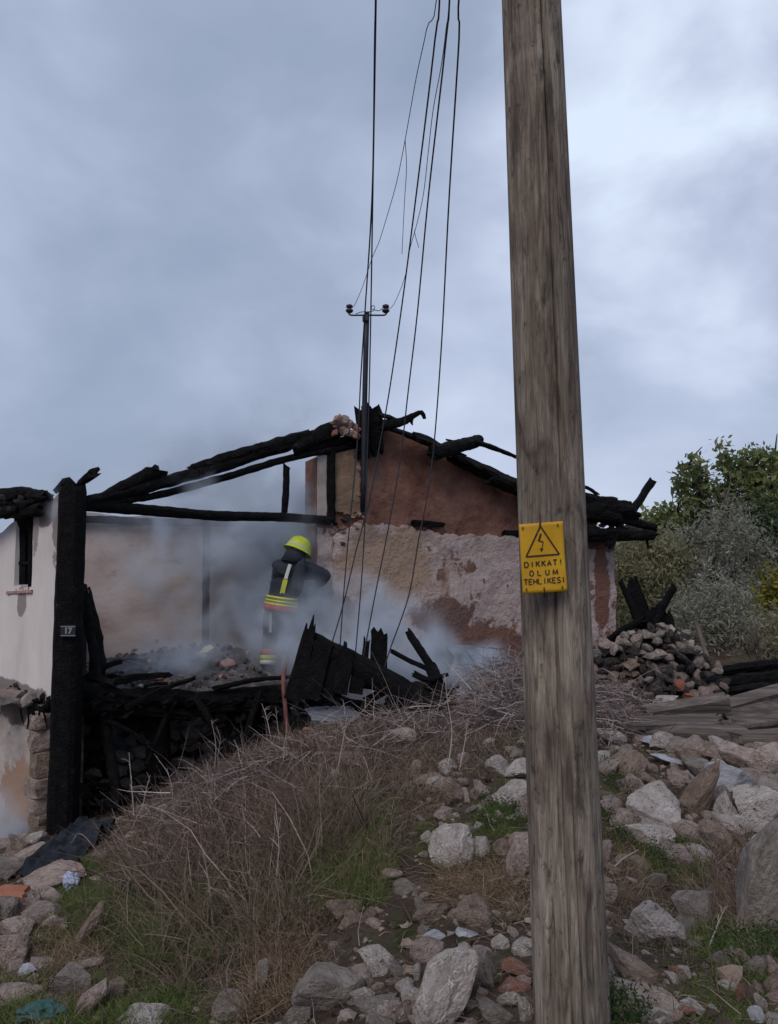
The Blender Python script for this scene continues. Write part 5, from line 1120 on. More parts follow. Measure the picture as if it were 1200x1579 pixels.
# ------------------------------------------------------------------ rocks, each placed where it lies
ROCKS = [
 # px, py, w, h, kind, tilt, depth factor, label
 (1007, 1246, 90, 64, 'white', 0, .9, 'rounded white pitted boulder right of the pole'),
 (1003, 1292, 66, 44, 'white', .1, .8, 'pale rock squeezed under the rounded pitted boulder'),
 (1126, 1205, 72, 62, 'blue', .3, .7, 'pointed blue grey stone on top of the cracked pale block'),
 (1117, 1254, 46, 56, 'white', .1, .9, 'left half of the cracked pale block below the blue stone'),
 (1167, 1250, 74, 66, 'white', -.1, .9, 'right half of the cracked pale block below the blue stone'),
 (1187, 1352, 140, 190, 'grey', .1, .8, 'huge grey lichened boulder at the right edge'),
 (1012, 1427, 80, 54, 'white', 0, .7, 'clean white stone with a flat underside in the grass right of the pole'),
 (1066, 1402, 58, 54, 'grey', .2, .9, 'pitted grey stone half sunk behind the clean white one'),
 (1000, 1507, 124, 34, 'tan', .5, .8, 'flat layered brown slab lying aslant at the foot of the pole'),
 (998, 1552, 104, 46, 'pink', .2, .8, 'broad pinkish rock below the layered slab'),
 (1068, 1553, 42, 26, 'white', .4, .8, 'small white stone at the tip of the layered slab'),
 (1120, 1520, 30, 18, 'white', .3, .8, 'small flat white stone left of the dark red one'),
 (1143, 1530, 18, 32, 'red', .2, .8, 'small dark red stone near the bottom right'),
 (1175, 1548, 22, 34, 'white', -.5, .5, 'oval white stone near the bottom right corner'),
 (1166, 1566, 24, 26, 'blue', .2, .6, 'small bluish stone below the oval white one'),
 (984, 1218, 42, 38, 'pink', .2, .9, 'dull pink stone behind the rounded pitted boulder'),
 (1082, 1215, 56, 92, 'tan', .5, .8, 'tall tan pitted rock left of the blue stone'),
 (1140, 1168, 56, 44, 'pink', .2, .9, 'reddish lumpy rock in front of the logs'),
 (1186, 1170, 60, 48, 'pink', -.2, .9, 'pinkish rock at the right edge in front of the logs'),
 (1064, 1166, 44, 32, 'tan', .2, .9, 'tan stone in front of the thick brown log'),
 (1098, 1164, 34, 28, 'pink', .1, .9, 'small pale pink stone between tan stone and reddish rock'),
 (1022, 1146, 52, 20, 'blue', .15, .8, 'flat bluish slab right below the thick brown log'),
 (1038, 1174, 72, 17, 'blue', .2, .8, 'thin bluish slab lying lower in the dry weeds'),
 (929, 1170, 26, 26, 'white', .2, .8, 'small white stone peeping out right beside the pole'),
 (1192, 1226, 62, 58, 'grey', .1, .9, 'mauve grey rock at the right edge behind the cracked block'),
 (1158, 1205, 40, 34, 'pink', .1, .9, 'pale stone just right of the blue stone'),
 (940, 1380, 26, 34, 'pink', 0, .9, 'pale stone half hidden by the pole above the slab'),
 (934, 1316, 24, 34, 'pink', .1, .9, 'pink stone peeping out at the right side of the pole'),
 (986, 1332, 30, 22, 'tan', -.3, .9, 'small tan stone in the straw right of the pole'),
 (1030, 1087, 38, 34, 'white', .3, .8, 'white stone lying on the timber stack below the tile shards'),
 (1000, 1205, 30, 22, 'tan', .2, .9, 'little tan stone among weeds above the pink stone'),
 (1050, 1200, 36, 26, 'pink', .0, .9, 'small pink stone left of the tall tan rock'),
 (767, 1183, 36, 34, 'white', .2, .9, 'white pointed stone on the slope left of the pole'),
 (698, 1224, 32, 46, 'tan', .0, .9, 'upright tan block in the middle of the slope'),
 (716, 1229, 19, 26, 'white', .1, .9, 'small white block touching the upright tan block'),
 (741, 1224, 30, 28, 'pink', .2, .9, 'pale stone between the white block and the lumpy pale rock'),
 (782, 1224, 64, 46, 'white', -.3, .9, 'lumpy pale rock on the slope beside the pole'),
 (697, 1304, 66, 62, 'white', .2, .9, 'white rock pocked with black holes in the middle of the slope'),
 (662, 1292, 26, 20, 'white', .2, .9, 'small white stone left of the pocked rock'),
 (799, 1324, 48, 60, 'pink', .3, .9, 'pinkish rock leaning against the left of the pole'),
 (663, 1409, 50, 36, 'tan', .05, .8, 'squared brown stone above the big slanted slab'),
 (729, 1413, 58, 52, 'tan', .2, .9, 'rounded grey tan stone beside the squared brown one'),
 (684, 1527, 104, 130, 'white', .62, .6, 'big pale slab standing aslant at the bottom centre'),
 (750, 1500, 42, 58, 'grey', -.4, .8, 'grey stone leaning right of the big slanted slab'),
 (798, 1492, 42, 28, 'red', .2, .9, 'crumbly red stone left of the pole foot, upper one'),
 (792, 1522, 44, 26, 'red', -.1, .9, 'crumbly red stone left of the pole foot, lower one'),
 (811, 1562, 22, 44, 'white', 0, .8, 'narrow white block touching the pole foot'),
 (770, 1565, 56, 40, 'grey', .1, .9, 'grey mauve rock at the bottom between slab and pole foot'),
 (528, 1402, 52, 42, 'tan', .3, .9, 'tan rock at the edge of the dark hollow'),
 (545, 1419, 40, 22, 'tan', .1, .9, 'flat tan stone below the tan rock at the hollow'),
 (583, 1427, 32, 18, 'pink', .2, .9, 'small pink stone in the dark hollow'),
 (508, 1525, 96, 76, 'grey', .2, .9, 'broad brown grey rock embedded in soil left of the big slab'),
 (556, 1500, 40, 24, 'grey', .1, .9, 'small grey rock on the right shoulder of the embedded rock'),
 (626, 1520, 30, 20, 'white', .3, .9, 'white chip left of the big slanted slab'),
 (643, 1500, 16, 26, 'white', .1, .9, 'tiny upright white stone above the white chip'),
 (672, 1443, 34, 18, 'blue', .1, .8, 'bluish stone under the squared brown stone'),
 (725, 1440, 40, 14, 'blue', .1, .8, 'bluish flat stone under the rounded grey tan stone'),
 (612, 1562, 42, 38, 'pink', -.4, .9, 'pinkish stone at the bottom edge left of the big slab'),
 (403, 1514, 36, 60, 'grey', .3, .8, 'pointed grey stone upright in the dry grass'),
 (358, 1556, 60, 34, 'grey', .0, .9, 'flat grey brown stone near the bottom left of centre'),
 (232, 1569, 80, 36, 'white', .1, .9, 'white rock cut by the bottom edge'),
 (137, 1486, 44, 22, 'pink', -.3, .8, 'flat stone lying on top of the fractured rock at lower left'),
 (112, 1516, 62, 56, 'grey', .2, .9, 'left piece of the fractured rock at lower left'),
 (140, 1542, 44, 58, 'pink', .5, .8, 'slanted right piece of the fractured rock at lower left'),
 (180, 1530, 30, 34, 'tan', .3, .9, 'tan stone in the grass right of the fractured rock'),
 (138, 1428, 26, 72, 'tan', .55, .8, 'long narrow stone sticking up aslant in the grass'),
 (92, 1350, 90, 42, 'pink', -.15, .8, 'pale slab at the lower edge of the black netting'),
 (160, 1322, 30, 26, 'tan', .2, .9, 'tan stone right of the pale slab by the netting'),
 (42, 1394, 44, 36, 'pink', .3, .9, 'pale pink stone below the terracotta tile at the left edge'),
 (12, 1402, 34, 34, 'grey', .1, .9, 'grey stone at the left edge below the tile'),
 (22, 1432, 56, 36, 'pink', -.2, .9, 'broad pinkish stone at the left edge, third below the tile'),
 (18, 1466, 56, 48, 'pink', .2, .9, 'cracked pale rock at the left edge'),
 (43, 1499, 27, 24, 'blue', .2, .8, 'small bluish stone beside the cracked pale rock'),
 (24, 1536, 70, 24, 'pink', .0, .9, 'low flat stone at the left edge above the green grass'),
 (24, 1314, 34, 36, 'tan', .5, .8, 'slanted tan stone at the foot of the lower wall'),
 (48, 1318, 46, 24, 'pink', -.4, .8, 'long pale stone on the left rim of the netting'),
 (12, 1342, 40, 34, 'grey', .2, .9, 'grey stone at the left edge above the tile'),
 (538, 1172, 44, 30, 'tan', .1, .9, 'tan stone in the dry weeds on the mound top'),
 (622, 1133, 38, 28, 'pink', .2, .9, 'pale stone on the crest below the fallen beam'),
 (455, 1168, 26, 24, 'tan', .2, .9, 'small tan stone near the hose end'),
 (515, 1200, 24, 30, 'white', .2, .8, 'white chip in the weeds below the mound top'),
 (660, 1202, 40, 30, 'tan', .2, .9, 'earthy stone left of the upright tan block'),
 (249, 1252, 16, 22, 'white', .2, .9, 'small white stone on the left shoulder of the mound'),
 (262, 1254, 14, 18, 'tan', .2, .9, 'small tan stone next to the white one on the shoulder'),
 (370, 1164, 18, 15, 'red', .2, .9, 'bright red shard among weeds under the floor'),
 (477, 1128, 22, 15, 'red', .1, .9, 'red stone below the leaning charred boards'),
 (628, 1368, 40, 30, 'grey', .2, .9, 'mauve grey stone above the dark hollow'),
 (604, 1352, 30, 22, 'pink', .2, .9, 'small pinkish stone at the top of the dark hollow'),
 (580, 1548, 60, 30, 'grey', .1, .9, 'flat grey stone pressed in the soil at the bottom'),
]
KM = {'white': 'rock_white', 'tan': 'rock_tan', 'pink': 'rock_pink', 'grey': 'rock_grey', 'blue': 'rock_blue', 'red': 'rock_red'}
for k, (px, py, w, hh, kd, tilt, df, lab) in enumerate(ROCKS):
    g = hit(px, py + hh * .46, 2.2, 13); Y = g.y; s = pxm(Y)
    me = rockmesh(3000 + k, 4 if w * hh > 1500 else 3, 15, .11, lo=(.36 if w > hh * .8 else .5), hi=.88); me.materials.append(M[KM[kd]])
    W, Hh = w * s * 1.06, hh * s * 1.10; D = max(W, .5 * Hh) * df
    ct, st = abs(math.cos(tilt)), abs(math.sin(tilt))
    if tilt and abs(w - hh) > 8:                        # undo the growth of the outline that tilting brings
        a, b_ = max(w, hh) * s * 1.12, min(w, hh) * s * .82
        W, Hh = (a, b_) if w > hh else (b_ * .9, a)
    o = link('rock', me, at(px, py, Y + D * .28)); o.scale = (W, D, Hh); o.rotation_euler = (random.uniform(-.1, .1), tilt, 0)
    tag(o, lab, 'rock', 'rocks lying on the slope')
tag(board('roof_tile', at(-14, 1378, 5.1), at(40, 1375, 5.05), .09, .03, 'terracotta', face=Vector((0, -.5, .9)), jag1=.03, bend=.03), 'terracotta roof tile piece lying at the left edge', 'roof tile')
COLOUR = {'rock_white': 'white', 'rock_pink': 'pinkish', 'rock_tan': 'tan', 'rock_grey': 'grey', 'rock_red': 'reddish'}
REFS = []
for (px, py, w, hh, kd, tl, df, lab) in ROCKS:
    ws_ = lab.split()
    while len(ws_) > 9:                                 # shorten at the last preposition
        k = max(i for i, t_ in enumerate(ws_) if t_ in ('in', 'at', 'on', 'of', 'below', 'beside', 'behind', 'above', 'right', 'left', 'lying', 'to', 'from', 'near', 'among', 'with', 'between', 'under', 'against', 'standing', 'leaning', 'touching', 'sticking', 'by', 'cut', 'pressed', 'embedded', 'half', 'just', 'peeping', 'next', 'upright', 'next'))
        if k < 3: ws_ = ws_[:9]; break
        ws_ = ws_[:k]
    REFS.append((px, py, max(w, hh), ' '.join(ws_)))
USED = set()
def stone_label(p, size, mat):
    px, py = px_of(p); order = sorted(REFS, key=lambda r: math.hypot(r[0] - px, r[1] - py))
    for r in order[:8]:
        dx, dy = px - r[0], py - r[1]
        side = ('right of' if dx > 0 else 'left of') if abs(dx) > abs(dy) else ('below' if dy > 0 else 'above')
        for near in ('', 'just ' if math.hypot(dx, dy) < r[2] else 'further '):
            l = f"{'tiny' if size < .05 else 'small' if size < .1 else 'middling'} {COLOUR[mat]} stone {near}{side} the {r[3]}"
            if l not in USED and len(l.split()) <= 16: USED.add(l); return l
    return l
# scattered small stones
random.seed(64)
cnt = 0
while cnt < 150:
    px, py = random.uniform(-20, 1220), random.uniform(1150, 1575)
    if not (px < 110 and py > 1320 or px > 930 and py > 1150 or 480 < px < 830 and py > 1180 or random.random() < .10): continue
    g = hit(px, py, 2.2, 12); s = random.uniform(.03, .085) * (1 if random.random() < .8 else 1.5)
    o = stone('pebble', g + Vector((0, 0, s * .2)), (s * random.uniform(.8, 1.4), s, s * random.uniform(.5, .9)), (mt := random.choice(['rock_white', 'rock_pink', 'rock_tan', 'rock_grey', 'rock_pink', 'rock_red' if random.random() < .3 else 'rock_tan'])))
    tag(o, stone_label(g, s, mt), 'stone', 'small loose stones'); cnt += 1
# rubble stones packed between the named rocks
for poly, n, lab, grp in (([(935, 1140), (1210, 1150), (1210, 1330), (1040, 1330), (935, 1260)], 95, 'pale rubble stone packed between the boulders on the right slope', 'rubble stones on the right slope'),
                          ([(640, 1180), (812, 1150), (812, 1330), (660, 1320)], 26, 'pale rubble stone on the slope just left of the pole', 'rubble stones left of the pole'),
                          ([(-20, 1300), (70, 1290), (120, 1390), (60, 1540), (-20, 1540)], 34, 'rubble stone among the rocks along the left edge', 'rubble stones at the left edge'),
                          ([(470, 1480), (830, 1440), (830, 1590), (450, 1590)], 34, 'rubble stone lying around the big slanted slab', 'rubble stones at the bottom centre'),
                          ([(935, 1480), (1210, 1480), (1210, 1590), (935, 1590)], 26, 'rubble stone on the ground at the bottom right', 'rubble stones at the bottom right')):
    P = roots(n, poly)
    for p in P:
        s = random.choice([.07, .09, .11, .14, .18, .24] if 'right slope' in grp else [.07, .09, .11, .14, .18]) * random.uniform(.8, 1.2) * min(1, p[1] / 5)
        o = stone('rubble_stone', Vector(p) + Vector((0, 0, s * .12)), (s * random.uniform(.9, 1.5), s * random.uniform(.8, 1.2), s * random.uniform(.55, 1.0)), (mt := random.choice(['rock_white', 'rock_pink', 'rock_pink', 'rock_white', 'rock_tan', 'rock_grey'])), k=random.choice([0, 3, 6, 9]))
        tag(o, stone_label(p, s, mt), 'stone', grp)
# crumbs of soil and gravel
bits = []
xs = rng.uniform(-4.5, 4.5, 6000); ys = rng.uniform(2.3, 8.0, 6000); zs = H(xs, ys)
for x, y, z in zip(xs, ys, zs):
    s = float(rng.gamma(2.0, .008)) + .006
    bits.append((SMALL[1 + 3 * (cnt % 4) if False else (1, 2, 4, 5, 7, 8, 10, 11)[int(rng.integers(8))]], Matrix.Rotation(float(rng.uniform(0, 6)), 3, 'Z'), s * 1.4, Vector((x, y, z + s * .15)), int(rng.choice([0, 0, 1, 2]))))
tag(bitmesh('gravel', bits, ['soil', 'rock_tan', 'rock_grey']), 'fine gravel and soil crumbs on the slope', 'gravel', kind='stuff')

# black netting, packet, teal scrap
V, F = [], []; n = 30
c4 = [hit(128, 1268, 3, 9.5), hit(178, 1278, 3, 9), hit(92, 1372, 3, 9), hit(22, 1362, 3, 9)]
for i in range(n + 1):
    for j in range(n + 1):
        p = c4[0].lerp(c4[1], i / n).lerp(c4[3].lerp(c4[2], i / n), j / n); x, y = p.x + .08 * mn.noise(p * 3), p.y + .08 * mn.noise(p * 3 + Vector((7, 0, 0)))
        V.append((x, y, h(x, y) + .03 + .16 * abs(mn.noise(Vector((x * 4, y * 4, 1)))) + .07 * mn.noise(Vector((x * 11, y * 11, 1)))))
o = obj('black_netting', V, [(i * (n + 1) + j, i * (n + 1) + j + 1, (i + 1) * (n + 1) + j + 1, (i + 1) * (n + 1) + j) for i in range(n) for j in range(n)], M['net'], None, True)
tag(o, 'crumpled black netting spread on the ground in front of the corner post', 'netting')
def crumple(name, px, py, w, hh, mat, label, cat, seed, lift=.02):
    g = hit(px, py + hh * .3, 2.2, 12); s = pxm(g.y); bm = bmesh.new(); bmesh.ops.create_icosphere(bm, subdivisions=3, radius=.5); o_ = Vector((seed, 0, 0))
    for v in bm.verts: v.co = v.co * (1 + .5 * mn.noise(v.co * 5 + o_) + .3 * mn.noise(v.co * 11 + o_))
    me = bpy.data.meshes.new(name); bm.to_mesh(me); bm.free(); me.materials.append(M[mat]); o = link(name, me, at(px, py, g.y - .03) + Vector((0, 0, lift))); o.scale = (w * s, w * s * .6, hh * s)
    return tag(o, label, cat)
crumple('crumpled_packet', 109, 1364, 22, 24, 'packet', 'crumpled blue and white packet against the pale slab', 'litter', 3)
crumple('plastic_scrap', 62, 1568, 66, 20, 'teal', 'teal plastic scrap in the green grass at the bottom left', 'litter', 9)

# ------------------------------------------------------------------ grass and weeds
def unit(v): return v / (np.linalg.norm(v, axis=1, keepdims=True) + 1e-9)
def strands(root, d, length, width, droop, wobble, nseg=3):
    n = len(root); d = unit(d); P = []; w = rng.normal(0, 1, (n, 3)) * wobble
    for k in range(nseg + 1):
        t = k / nseg
        p = root + d * (length * t)[:, None] + w * (length * t * t)[:, None]; p[:, 2] -= droop * length * t * t
        if 0 < k: p = p + rng.normal(0, 1, (n, 3)) * (wobble * .12 * length)[:, None]
        P.append(p)
    side = unit(np.cross(d, rng.normal(0, 1, (n, 3)) + np.array([0, -1.2, 0]))); V = np.zeros((n, nseg + 1, 2, 3))
    for k in range(nseg + 1):
        ww = (width * (1 - .8 * k / nseg))[:, None]; V[:, k, 0] = P[k] - side * ww; V[:, k, 1] = P[k] + side * ww
    base = np.arange(n)[:, None] * (nseg + 1) * 2; idx = []
    for k in range(nseg): idx.append(np.stack([base[:, 0] + 2 * k, base[:, 0] + 2 * k + 1, base[:, 0] + 2 * k + 3, base[:, 0] + 2 * k + 2], 1))
    return V.reshape(-1, 3), np.concatenate(idx), (nseg + 1) * 2
class Veg:
    def __init__(s): s.V, s.I, s.T, s.n = [], [], [], 0
    def add(s, root, d, length, width, droop=.3, wobble=.15, tint=None, nseg=3):
        V, I, per = strands(root, d, length, width, droop, wobble, nseg); s.V.append(V); s.I.append(I + s.n); s.n += len(V)
        t = rng.beta(2, 2.2, len(root)) if tint is None else tint; s.T.append(np.repeat(t, per))
    def tufts(s, centers, per, spread, length, width, lean=(0, 0, 1), open_=.6, droop=.35, wobble=.15, tint=None, nseg=3):
        n = len(centers) * per; c = np.repeat(centers, per, 0); o = rng.normal(0, spread, (n, 3)); o[:, 2] = 0
        r = c + o; r[:, 2] = H(r[:, 0], r[:, 1]) - .01
        d = np.array(lean)[None] + rng.normal(0, open_, (n, 3)) * np.array([1, 1, .35]) + o * 1.5
        d[:, 2] = np.abs(d[:, 2]) + .15
        sz = np.repeat(rng.uniform(.6, 1.25, len(centers)), per); tb = np.repeat(rng.beta(2, 2, len(centers)), per)
        L = length * sz * rng.uniform(.45, 1.15, n) * np.clip((7.0 - c[:, 1]) / 1.8, .42, 1.0); t = np.clip(.55 * tb + .45 * rng.beta(2, 2, n), 0, 1) if tint is None else np.clip(tint + rng.normal(0, .15, n), 0, 1)
        s.add(r, d, L, width * rng.uniform(.6, 1.3, n), droop, wobble, t, nseg)
    def build(s, name, mat, label, cat): return tag(quads(name, np.concatenate(s.V), 0, M[mat], np.concatenate(s.T), idx=np.concatenate(s.I)), label, cat, kind='stuff')
MOUND = [(180, 1290), (240, 1225), (330, 1185), (430, 1140), (560, 1105), (700, 1120), (800, 1090), (806, 1150), (660, 1205), (640, 1290), (580, 1340), (500, 1400), (470, 1500), (420, 1560), (300, 1560), (200, 1480), (150, 1400), (135, 1340)]
CORE = [(210, 1290), (260, 1230), (330, 1195), (430, 1150), (540, 1140), (580, 1200), (560, 1300), (500, 1370), (470, 1440), (380, 1480), (270, 1450), (200, 1390)]
v = Veg()
v.tufts(roots(330, CORE), 62, .075, .56, .0021, lean=(-.10, -.22, .9), open_=.50, droop=.42, wobble=.26, nseg=4)
v.tufts(roots(240, CORE), 9, .06, .62, .0042, lean=(-.10, -.2, .95), open_=.45, droop=.22, wobble=.2, nseg=4)
v.tufts(roots(380, MOUND), 40, .07, .36, .0022, lean=(-.1, -.2, .75), open_=.6, droop=.45, wobble=.28)
v.tufts(roots(160, MOUND), 8, .05, .40, .0038, lean=(-.1, -.2, .85), open_=.5, droop=.25, wobble=.22)
v.tufts(roots(330, [(480, 1120), (700, 1110), (830, 1090), (830, 1180), (650, 1220), (480, 1210)]), 26, .06, .30, .0024, lean=(0, -.1, .8), open_=.7, wobble=.25)
v.tufts(roots(420, [(930, 1150), (1210, 1150), (1210, 1440), (1050, 1440), (930, 1400)]), 12, .06, .16, .0018, open_=.8, droop=.4, wobble=.2)
v.tufts(roots(260, [(0, 1380), (200, 1360), (240, 1579), (0, 1579)]), 12, .06, .15, .002, open_=.8, wobble=.2)
v.tufts(roots(240, [(930, 1400), (1210, 1400), (1210, 1579), (930, 1579)], x=(.3, 3)), 10, .05, .10, .0015, open_=.9, wobble=.2)
v.tufts(roots(170, [(1080, 1300), (1150, 1290), (1200, 1420), (1130, 1460), (1070, 1420)]), 14, .05, .22, .0018, lean=(-.2, -.2, .8), open_=.5, wobble=.2, tint=.6)
v.tufts(roots(220, [(830, 1060), (960, 1040), (1000, 1150), (930, 1170), (800, 1140)]), 16, .07, .28, .002, open_=.7, wobble=.25)
for poly_ in ([(1190, 1100), (1700, 1100), (1900, 1579), (1190, 1579)], [(-500, 1350), (0, 1350), (0, 1590), (-500, 1590)]):
    v.tufts(roots(500, poly_, x=(-7, 7)), 12, .07, .16, .002, open_=.8, droop=.4, wobble=.2)
# flattened litter everywhere
r = roots(9000, [(-40, 1200), (300, 1190), (560, 1105), (830, 1080), (1240, 1120), (1240, 1600), (-40, 1600)]); d = rng.normal(0, 1, (9000, 3)); d[:, 2] = np.abs(d[:, 2]) * .22
r[:, 2] += .012; v.add(r, d, rng.uniform(.05, .22, 9000), rng.uniform(.001, .0022, 9000), .15, .2)
v.build('dry_grass', 'dry', 'tangle of dry brown grass and weeds covering the mound', 'dry grass')
v = Veg()
v.tufts(roots(120, [(690, 1330), (800, 1335), (800, 1420), (720, 1400), (680, 1380)]), 26, .05, .20, .0016, lean=(-.2, -.3, .6), open_=.7, droop=.6, wobble=.25)
v.tufts(roots(90, [(500, 1300), (580, 1290), (600, 1370), (520, 1400)]), 22, .05, .28, .0018, lean=(-.1, -.3, .7), open_=.5, droop=.6, wobble=.2)
v.tufts(roots(110, [(400, 1440), (480, 1420), (470, 1560), (370, 1579)]), 22, .05, .25, .0018, lean=(-.1, -.2, .8), open_=.5, droop=.5, wobble=.2)
v.tufts(roots(90, [(60, 1440), (170, 1430), (180, 1500), (60, 1520)]), 18, .05, .22, .0018, lean=(.2, -.2, .6), open_=.6, droop=.5, wobble=.2)
v.tufts(roots(80, [(930, 1300), (1000, 1300), (1010, 1400), (930, 1420)]), 18, .05, .18, .0016, lean=(.1, -.1, .6), open_=.8, droop=.5, wobble=.2)
v.tufts(roots(60, [(610, 1195), (690, 1190), (690, 1260), (620, 1270)]), 20, .05, .2, .0018, lean=(0, -.3, .6), open_=.6, droop=.7)
v.build('straw', 'straw', 'yellowish straw tufts between the rocks', 'straw')
v = Veg()
for poly, n, per, L in (([(-20, 1520), (130, 1500), (330, 1540), (360, 1600), (-20, 1600)], 420, 22, .11), ([(60, 1390), (200, 1360), (230, 1480), (140, 1480), (60, 1470)], 240, 20, .12), ([(730, 1235), (806, 1225), (806, 1300), (740, 1290)], 150, 22, .10),
                        ([(925, 1170), (985, 1180), (990, 1320), (930, 1320)], 170, 18, .12), ([(990, 1290), (1080, 1300), (1080, 1360), (1000, 1360)], 170, 22, .12), ([(1050, 1400), (1200, 1420), (1200, 1520), (1090, 1490)], 240, 22, .11),
                        ([(1040, 1520), (1210, 1500), (1210, 1590), (1060, 1590)], 180, 16, .06), ([(930, 1540), (1000, 1560), (1000, 1600), (930, 1600)], 60, 16, .06), ([(480, 1190), (600, 1230), (560, 1330), (430, 1330)], 260, 20, .26), ([(200, 1300), (420, 1330), (460, 1450), (300, 1500), (180, 1450)], 300, 18, .26),
                        ([(180, 1380), (330, 1400), (320, 1500), (200, 1500)], 320, 20, .24), ([(90, 1330), (260, 1330), (260, 1450), (120, 1460)], 260, 20, .22), ([(470, 1230), (600, 1230), (590, 1400), (480, 1420)], 220, 18, .30), ([(750, 1190), (810, 1180), (810, 1230), (750, 1225)], 50, 16, .08), ([(640, 1270), (760, 1270), (760, 1350), (640, 1340)], 110, 14, .10)):
    v.tufts(roots(n, poly), per, .045, L, .0016, open_=.55, droop=.45, wobble=.15)
v.build('green_grass', 'green', 'short green grass growing between the rocks', 'grass')
def leafset(c, spread, n, size, mat_t=None, aspect=.45, up=.0):
    """n small diamond leaves scattered around the centres c"""
    k = rng.integers(0, len(c), n); p = c[k] + rng.normal(0, 1, (n, 3)) * spread
    a = unit(rng.normal(0, 1, (n, 3)) + np.array([0, 0, up])); b_ = unit(np.cross(a, rng.normal(0, 1, (n, 3)))); s = size * rng.uniform(.55, 1.25, n)[:, None]
    V = np.stack([p - a * s, p + b_ * s * aspect, p + a * s, p - b_ * s * aspect], 1).reshape(-1, 3)
    t = np.clip(rng.beta(2, 2, len(c))[k] * .6 + rng.beta(2, 2, n) * .4, 0, 1)
    return V, np.repeat(t, 4)
Vs, Ts = [], []
for poly, n in (([(930, 1180), (985, 1185), (980, 1310), (935, 1310)], 70), ([(150, 1410), (200, 1400), (210, 1470), (160, 1480)], 60), ([(740, 1240), (806, 1230), (806, 1280), (745, 1280)], 50), ([(1090, 1460), (1200, 1440), (1200, 1500), (1110, 1490)], 60), ([(930, 1545), (990, 1560), (990, 1590), (930, 1590)], 30), ([(1000, 1310), (1060, 1310), (1050, 1350), (1010, 1350)], 40)):
    c = roots(n, poly); c[:, 2] += rng.uniform(.01, .07, n); V, t = leafset(c, .028, n * 28, .0095, up=.3, aspect=.42); Vs.append(V); Ts.append(t)
tag(quads('green_weeds', np.concatenate(Vs), len(np.concatenate(Vs)) // 4, M['weed'], np.concatenate(Ts)), 'low leafy green weeds in patches between the rocks', 'weeds', kind='stuff')

# bare weed stalks standing clear of the tangle
def stalk(pts, r, label, branches=5, mat='twig'):
    g = hit(*pts[0], 2.5, 9.0); P = [g] + [at(a, b_, g.y + .02) for a, b_ in pts[1:]]; parts = [sweep(catmull(P, 12), lambda t: r * (1 - .6 * t), 5)]
    L = (P[-1] - P[0]).length
    for k in range(branches):
        t = random.uniform(.35, .95); i = t * (len(P) - 1); a = P[int(i)].lerp(P[min(int(i) + 1, len(P) - 1)], i % 1); e = a + Vector((random.uniform(-.5, .5), random.uniform(-.3, .3), random.uniform(.2, .6))) * (L * .3)
        parts.append(sweep([a, a.lerp(e, .5) + Vector((0, 0, .01)), e], lambda t: r * .5 * (1 - .5 * t), 4))
    V, F = join(parts); o = obj('weed_stalk', V, F, M[mat]); a = o.data.attributes.new('tint', 'FLOAT', 'POINT'); a.data.foreach_set('value', np.full(len(V), random.uniform(.55, .95), np.float32))
    tag(o, label, 'weed stalk', 'bare dry weed stalks')
random.seed(8)
stalk([(266, 1215), (285, 1150), (296, 1100), (308, 1056)], .006, 'tallest bare weed stalk rising in front of the burnt floor', 3)
stalk([(207, 1262), (203, 1210), (199, 1160)], .006, 'bare forked stalk in front of the leaning pole', 4)
stalk([(218, 1262), (225, 1220), (232, 1195)], .005, 'short bare stalk right of the forked one')
stalk([(330, 1195), (333, 1150), (326, 1110)], .005, 'bare stalk right of the tallest one', 4)
stalk([(345, 1215), (336, 1170), (340, 1140), (334, 1120)], .004, 'thin bent stalk beside the red shard', 4)
stalk([(420, 1150), (412, 1110), (404, 1085)], .005, 'feathery dry stalk left of the hose', 8)
stalk([(432, 1150), (428, 1115), (425, 1090)], .005, 'second feathery dry stalk left of the hose', 8)
stalk([(690, 1190), (697, 1130), (690, 1080), (686, 1040)], .005, 'tall thin stalk in front of the fallen beam end', 3)
stalk([(708, 1190), (716, 1150), (722, 1110)], .005, 'stalk right of the tall thin one near the beam end', 4)
stalk([(512, 1230), (528, 1150), (536, 1100)], .007, 'dark slanting stalk on the mound top', 2)
stalk([(270, 1260), (262, 1200), (240, 1165)], .004, 'curved stalk on the left shoulder of the mound', 4)
stalk([(160, 1330), (140, 1300), (122, 1285), (110, 1300)], .004, 'dry stalk bending over the black netting', 1)
stalk([(1090, 1470), (1105, 1430), (1118, 1400)], .004, 'dry stalk standing right of the pitted grey stone', 3)
stalk([(940, 1345), (960, 1325), (985, 1310)], .005, 'dry stalk leaning away from the pole towards the boulder', 2)
stalk([(330, 1440), (322, 1360), (310, 1300)], .005, 'pale stalk in the middle of the dry tangle', 5)
stalk([(420, 1400), (430, 1310), (425, 1240)], .005, 'pale stalk right of centre in the dry tangle', 5)

